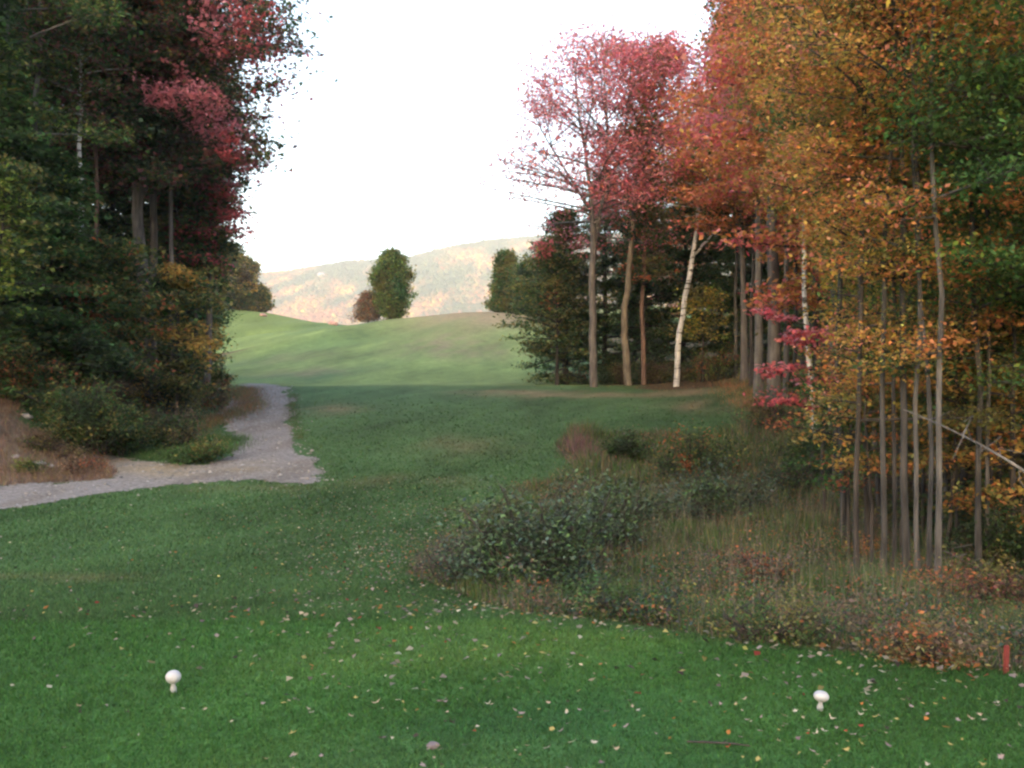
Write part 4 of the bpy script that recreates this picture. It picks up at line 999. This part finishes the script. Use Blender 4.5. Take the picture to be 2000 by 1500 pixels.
for i, (px, D, H, R, p_, lab) in enumerate([
    (-70, 30, 14, 3.2, HEM, 'dark hemlock beyond the left frame edge'),
    (35, 40, 17, 3.6, HEM, 'dark hemlock behind the grey birches'),
    (112, 44, 19, 3.6, HEM, 'dark hemlock between the grey birch and the white birch'),
    (215, 46, 20, 3.6, HEM, 'tall dark hemlock behind the thickest left trunk'),
    (300, 50, 20, 3.4, HEM, 'dark hemlock filling the woods right of the thickest trunk'),
    (370, 54, 16, 3.0, pal(['OLV', 'DGR', 'GRN', 'OLV', 'GOLD'], 1.9), 'olive hemlock behind the scarlet-sprayed maple'),
    (404, 56, 13.5, 2.1, pal(['DGR', 'GRN', 'OLV'], 1.9), 'dark conical hemlock at the fairway edge of the left woods'),
    (70, 33, 8, 2.6, HEM, 'low hemlock behind the left edge bushes')]):
    build_tree('hemlock', lab, px, D, seed=230 + i, cut=cutL(px, D), H=H, r0=.2, cb=.04, R=R, limbs=88, twigs=8, leaves=30, palette=p_, **HEMK)
build_tree('golden_sapling', 'low olive and yellow sapling in front of the thin left trunks', 345, 38, bark=B_DARK, seed=240, cut=cutL(345, 38), H=6, r0=.06, cb=.2, R=1.7, limbs=28, twigs=6, leaves=20, lsize=.16, shape='oval', palette=pal(['OLV', 'DGR', 'GRN', 'OLV', 'GOLD'], 1.3), up=(0, 35), spray=.36, flat=.25)
build_tree('small_maple', 'small maple with dull green layered leaves below the thickest left trunk', 205, 35, bark=B_DARK, seed=241, H=6.0, r0=.08, cb=.2, R=1.7, limbs=34, twigs=7, leaves=24, lsize=.16, shape='oval', palette=pal(['DGR', 'GRN', 'OLV', 'GRN', 'RUST'], 1.4), up=(0, 35), spray=.36, flat=.25)
build_tree('small_maple', 'small yellow-green maple at the left frame edge', -10, 27, bark=B_DARK, seed=242, H=7.4, r0=.08, cb=.45, R=1.1, limbs=26, twigs=6, leaves=18, lsize=.14, shape='oval', palette=pal(['LIME', 'GRN', 'DGR', 'OLV'], 1.4), up=(0, 35), spray=.3, flat=.25)

# ------------------------------------------------------------------ far trees on the hill
build_tree('lone_tree', 'lone dense oval green tree on the fairway skyline', 765, 143, bark=B_DARK, seed=301, H=9.3, r0=.3, cb=.03, R=2.75, limbs=85, twigs=9, leaves=34, lsize=.32, shape='spindle', palette=pal(['BGRN', 'OLV', 'LIME', 'GRN', 'OLV'], 2.0, .22, .4), up=(12, 60), spray=.42, flat=.8)
build_tree('red_bush', 'small dull pink-brown tree beside the lone green tree', 719, 146, bark=B_DARK, seed=302, H=4.2, r0=.1, cb=.04, R=2.1, limbs=46, twigs=7, leaves=18, lsize=.28, shape='cone', palette=pal(['TAN', 'RUST', 'TAN', 'MAUVE', 'TAN'], 1.5, .22, .5), up=(15, 70), spray=.36, flat=.8)
build_tree('pointed_tree', 'pointed green tree on the hill crest left of the right woods', 990, 138, bark=B_DARK, seed=303, H=8.2, r0=.2, cb=.02, R=2.3, limbs=80, twigs=9, leaves=34, lsize=.32, shape='cone', palette=pal(['GRN', 'OLV', 'BGRN', 'OLV'], 2.0, .22, .3), up=(5, 45), spray=.45, flat=.6)
build_tree('round_tree', 'round green tree tucked behind the right woods on the crest', 1045, 128, bark=B_DARK, seed=304, H=6.4, r0=.2, cb=.02, R=2.5, limbs=80, twigs=9, leaves=30, lsize=.32, shape='oval', palette=pal(['GRN', 'OLV', 'GRN', 'DGR'], 2.0, .22, .3), up=(5, 45), spray=.45, flat=.6)
for i, (px, D, H, R, lab) in enumerate([(468, 196, 9.5, 3.9, 'olive-gold tree at the left end of the far hill crest'), (440, 198, 11.5, 4.2, 'taller olive tree behind the left woods edge on the far hill'),
                                        (415, 192, 12.5, 4.2, 'tall olive tree mostly hidden by the left woods on the far hill'),
                                        (500, 200, 4.2, 2.2, 'low brown-olive bush trailing off the right of the olive-gold tree')]):
    build_tree('olive_tree', lab, px, D, bark=B_DARK, seed=310 + i, H=H, r0=.2, cb=.03, R=R, limbs=70, twigs=8, leaves=26, lsize=.45, shape='oval', palette=pal(['OLV', 'GRN', 'GOLD', 'OLV', 'BRN'], 3.0, .22, .4), up=(5, 50), spray=.6, flat=.6)

# ------------------------------------------------------------------ forest fill behind the edge trees (shared meshes)
HID = (0, 0)
fillp = [('orange_maple', dict(seed=401, H=20, r0=.2, cb=.22, R=4.4, limbs=48, twigs=8, leaves=24, lsize=.22, shape='broad', palette=ORP, up=(2, 52), spray=.5, flat=.3), B_DARK),
         ('gold_maple', dict(seed=402, H=18, r0=.18, cb=.18, R=4.2, limbs=48, twigs=8, leaves=24, lsize=.22, shape='broad', palette=YOP, up=(2, 52), spray=.5, flat=.3), B_DARK),
         ('green_maple', dict(seed=403, H=17, r0=.18, cb=.15, R=4.0, limbs=52, twigs=8, leaves=26, lsize=.2, shape='broad', palette=pal(['DGR', 'GRN', 'OLV', 'GRN'], 2.0), up=(2, 50), spray=.5, flat=.3), B_GREY),
         ('hemlock', dict(seed=404, H=15, r0=.18, cb=.03, R=3.2, limbs=80, twigs=7, leaves=28, palette=HEM, **{k: v for k, v in HEMK.items() if k != 'bark'}), B_DARK)]
WOODR = [(0, 1640, 36), (3, 1700, 42), (2, 1610, 52), (1, 1745, 48), (3, 1590, 60), (0, 1660, 62), (2, 1800, 36), (0, 1880, 40), (3, 1860, 34), (3, 1780, 60), (1, 1960, 34), (3, 1990, 28), (2, 1960, 46),
         (0, 1850, 55), (3, 1930, 60), (1, 2080, 36), (3, 2120, 24), (2, 2180, 30), (3, 2080, 18), (2, 2230, 20), (0, 2200, 42), (3, 1520, 70), (1, 1440, 76), (0, 1330, 78), (3, 1240, 80), (2, 1560, 80), (3, 1700, 75), (3, 2010, 22), (2, 2420, 16), (3, 2500, 14)]
WOODL = [(3, 330, 62), (2, 250, 58), (3, 170, 56), (3, 10, 48), (2, -60, 44), (3, -120, 52), (3, 300, 76), (2, -150, 36), (3, -220, 30), (2, -300, 40), (3, 50, 66), (2, 290, 70), (3, -40, 62), (3, 348, 84), (2, -420, 26)]
where = {'R': 'deep in the right woods', 'L': 'deep in the left woods'}
desc = ['orange maple standing {w}, behind the edge trees', 'golden maple standing {w}, behind the edge trees', 'green leafy tree standing {w}, behind the edge trees', 'dark hemlock standing {w}, behind the edge trees']
grp = ['orange maples inside the woods', 'golden maples inside the woods', 'green trees inside the woods', 'hemlocks inside the woods']
rng = np.random.default_rng(9); protos = {}
for side, LST in (('R', WOODR), ('L', WOODL)):
    for (ki, px, D) in LST:
        nm, kw, bk = fillp[ki]
        sc = rng.uniform(.88, 1.12); rot = rng.uniform(0, 6.28)
        lab = desc[ki].format(w=where[side]); g = grp[ki] + (' on the right' if side == 'R' else ' on the left')
        if ki not in protos:
            protos[ki] = build_tree(nm, lab, px, D, group=g, bark=bk, rot=rot, **kw)
        else:
            copy_thing(protos[ki], X(px, D), D, rot, sc, lab, g)
# dark bushes on the floor of the woods
ub = [shrub('undergrowth_bush', 'dark green bush on the shaded floor of the right woods', 60, 1750, 900, 230, 110, pal(['DGR', 'GRN', 'OLV', 'BRN'], .9), 16, 2.2, .095, D=20, group='dark bushes inside the right woods')]
ub.append(shrub('undergrowth_bush', 'small-leaved dark bush on the shaded floor just right of the slim trunks', 61, 1985, 1010, 260, 150, pal(['DGR', 'GRN', 'OLV', 'BRN'], .7), 18, 2.2, .065, D=13.5))
for i, (px, D) in enumerate([(1850, 18), (1960, 16.5), (1930, 21), (1790, 25), (1690, 25), (1640, 29), (1900, 27), (2000, 24), (2060, 15), (1740, 33), (1850, 34), (1650, 38), (1600, 44), (1550, 52), (1960, 34), (1460, 60), (1530, 60), (1400, 62), (1200, 62), (1280, 62), (1340, 62), (2130, 19)]):
    copy_thing(ub[0], X(px, D), D, rng.uniform(0, 6.28), rng.uniform(.8, 1.3), 'dark green bush on the shaded floor of the right woods', 'dark bushes inside the right woods')
for i, (px, D) in enumerate([(260, 44), (180, 42), (330, 48), (90, 40), (10, 38), (380, 52), (-50, 34), (210, 52)]):
    copy_thing(ub[0], X(px, D), D, rng.uniform(0, 6.28), rng.uniform(1.0, 1.5), 'dark green bush on the shaded floor of the left woods', 'dark bushes inside the left woods')

# ------------------------------------------------------------------ mountain and its forest
def mount_z(x, y):
    s = x / 2600.0
    sil = np.interp(s, (np.array([-900, 200, 400, 500, 560, 640, 680, 740, 800, 850, 900, 960, 1040, 1140, 1300, 1600, 2300, 3200]) - 1000) / F,
                    [640, 560, 536, 523, 516, 501, 492, 488, 485, 471, 462, 455, 447, 440, 432, 440, 520, 640])
    top = EYE + 2600 * (790 - sil) / F
    t = np.clip((y - 1250) / 1350, 0, 1)
    r = top * (t ** 1.15 * .96 + .04 * np.sin(t * 9))
    back = np.clip(y - 2600, 0, None) * .22
    q = np.stack([x.ravel(), y.ravel()], 1)
    return np.clip(r - back + (nz(q, 330) * 16 + nz(q + 900, 120) * 6).reshape(x.shape) * t * (1 - .75 * np.exp(-((y - 2600) / 180.) ** 2)), -18, None) - 16
mx_, my_ = np.arange(-2400, 2600, 20.), np.arange(1180, 4200, 20.)
A, B = np.meshgrid(mx_, my_); Zm = mount_z(A, B); nx, ny = len(mx_), len(my_)
V = np.stack([A.ravel(), B.ravel(), Zm.ravel()], 1); ii = np.arange(ny - 1)[:, None] * nx + np.arange(nx - 1)[None]
P = np.stack([ii, ii + 1, ii + nx + 1, ii + nx], -1).reshape(-1, 4)
tag(link('mountain', raw_mesh('mountain', V, P, 4, simple_mat('mountain_soil', (.15, .11, .06), .95, .3, .03, 0), smooth=True)), 'long wooded mountain ridge behind the far fairway', kind='structure')
def mtn_forest():
    rng = np.random.default_rng(61)
    import bmesh
    bm = bmesh.new(); bmesh.ops.create_icosphere(bm, subdivisions=1, radius=1)
    bv = np.array([v.co[:] for v in bm.verts]); bf = np.array([[v.index for v in f.verts] for f in bm.faces]); bm.free()
    n = 60000
    y = rng.uniform(1500, 2680, n); x = y * rng.uniform(-.36, .30, n)
    z = mount_z(x, y); q = np.stack([x, y, z], 1)
    s = rng.uniform(4.2, 7.8, n)
    dv = bv[None] * s[:, None, None] * np.stack([np.ones(n), np.ones(n), rng.uniform(.8, 1.3, n)], 1)[:, None] * rng.uniform(.75, 1.2, (n, len(bv), 1)) + (q + [0, 0, 3])[:, None]
    V = dv.reshape(-1, 3); P = (bf[None] + (np.arange(n) * len(bv))[:, None, None]).reshape(-1, 3)
    t = np.clip((z - 170) / 250, 0, 1)
    v = nz(q + 17, 60) * .75 + nz(q + 5, 180) * .5 + rng.normal(0, .28, n) + .35 - t * 1.6
    A = np.array([(.045, .07, .042), (.065, .09, .05), (.12, .105, .06), (.20, .115, .07), (.29, .21, .075), (.25, .12, .07)])
    i = np.clip(((v + 1.2) / 2.2 * 6).astype(int), 0, 5); c = A[i] * np.exp(rng.normal(0, .2, n))[:, None]
    return raw_mesh('mountain_forest', V, P, 3, LEAF_FAR, np.repeat(c, len(bf), 0))
LEAF_FAR = leaf_mat('far_crown_surface', .05, 0)
tag(link('mountain_forest', mtn_forest()), 'sunlit gold and olive autumn forest covering the mountainside', kind='stuff')
me = rock_mesh('cliff', 8, 11, 8, 8, simple_mat('cliff_rock', (.20, .19, .22), .9, .3, .3)); d = raydir(628, 541); t = 2250 / d[1]
for t in np.arange(1500, 2700, 5.):
    pz = EYE + d[2] / d[1] * t; 
    if pz <= mount_z(np.array([d[0] / d[1] * t]), np.array([t]))[0] + 4: break
tag(link('cliff', me, loc=(d[0] / d[1] * t, t, pz + 3)), 'small grey cliff face showing through the mountain forest', kind='structure')

# ------------------------------------------------------------------ haze
HAZE = 0.00026
def haze():
    m, nt, N, L = newmat('haze'); out = N('ShaderNodeOutputMaterial'); v = N('ShaderNodeVolumePrincipled')
    v.inputs['Color'].default_value = (.93, .95, 1, 1); v.inputs['Density'].default_value = HAZE; v.inputs['Anisotropy'].default_value = 0.0
    L(v.outputs[0], out.inputs['Volume'])
    import bmesh
    bm = bmesh.new(); bmesh.ops.create_cube(bm, size=1)
    x0, x1, y0, y1, z0, z1 = -4260, 4260, -2260, 6060, -40, 560
    for q in bm.verts: q.co = Vector(((x0 + x1) / 2 + q.co.x * (x1 - x0), (y0 + y1) / 2 + q.co.y * (y1 - y0), (z0 + z1) / 2 + q.co.z * (z1 - z0)))
    me = bpy.data.meshes.new('haze'); bm.to_mesh(me); bm.free(); me.materials.append(m)
    o = tag(link('haze', me), 'thin pale haze over the valley', kind='stuff'); o.display_type = 'WIRE'
if HAZE > 0: haze()

# ------------------------------------------------------------------ light, sky, camera
EL, AZ = rad(6.0), rad(198)          # sun behind the camera, a little to the left (azimuth clockwise from +Y)
w = bpy.data.worlds.new('World'); scn.world = w; w.use_nodes = True
nt = w.node_tree; bg = nt.nodes['Background']; sky = nt.nodes.new('ShaderNodeTexSky'); sky.sky_type = 'NISHITA'; sky.sun_disc = False
sky.sun_elevation = EL; sky.sun_rotation = AZ; sky.altitude = 300; sky.air_density = .8; sky.dust_density = 3; sky.ozone_density = .5
nt.links.new(sky.outputs[0], bg.inputs[0]); bg.inputs[1].default_value = .15
sd = bpy.data.lights.new('sun', 'SUN'); sd.energy = 2.0; sd.angle = rad(.5); sd.color = (1, .82, .64)
so = bpy.data.objects.new('sun', sd); COL.objects.link(so)
dirv = Vector((math.sin(AZ) * math.cos(EL), math.cos(AZ) * math.cos(EL), math.sin(EL)))
so.rotation_euler = dirv.to_track_quat('Z', 'Y').to_euler(); so.location = (0, -20, 60)

cam = bpy.data.cameras.new('camera'); cam.sensor_width = 36; cam.lens = F / 2000 * 36; cam.clip_start = .05; cam.clip_end = 20000
co = bpy.data.objects.new('camera', cam); COL.objects.link(co); co.location = (0, 0, EYE); co.rotation_euler = (math.pi / 2 + PITCH, 0, 0)
scn.camera = co
vs = scn.view_settings; vs.view_transform = 'Standard'; vs.look = 'None'; vs.gamma = 1; vs.use_curve_mapping = False; vs.exposure = 3.05
scn.render.engine = 'CYCLES'; cy = scn.cycles
cy.max_bounces = 5; cy.diffuse_bounces = 4; cy.glossy_bounces = 1; cy.transmission_bounces = 2; cy.volume_bounces = 0; cy.transparent_max_bounces = 4
cy.use_denoising = True; cy.filter_width = 2.5
cy.use_adaptive_sampling = True; cy.adaptive_threshold = .02
scn.render.use_persistent_data = False
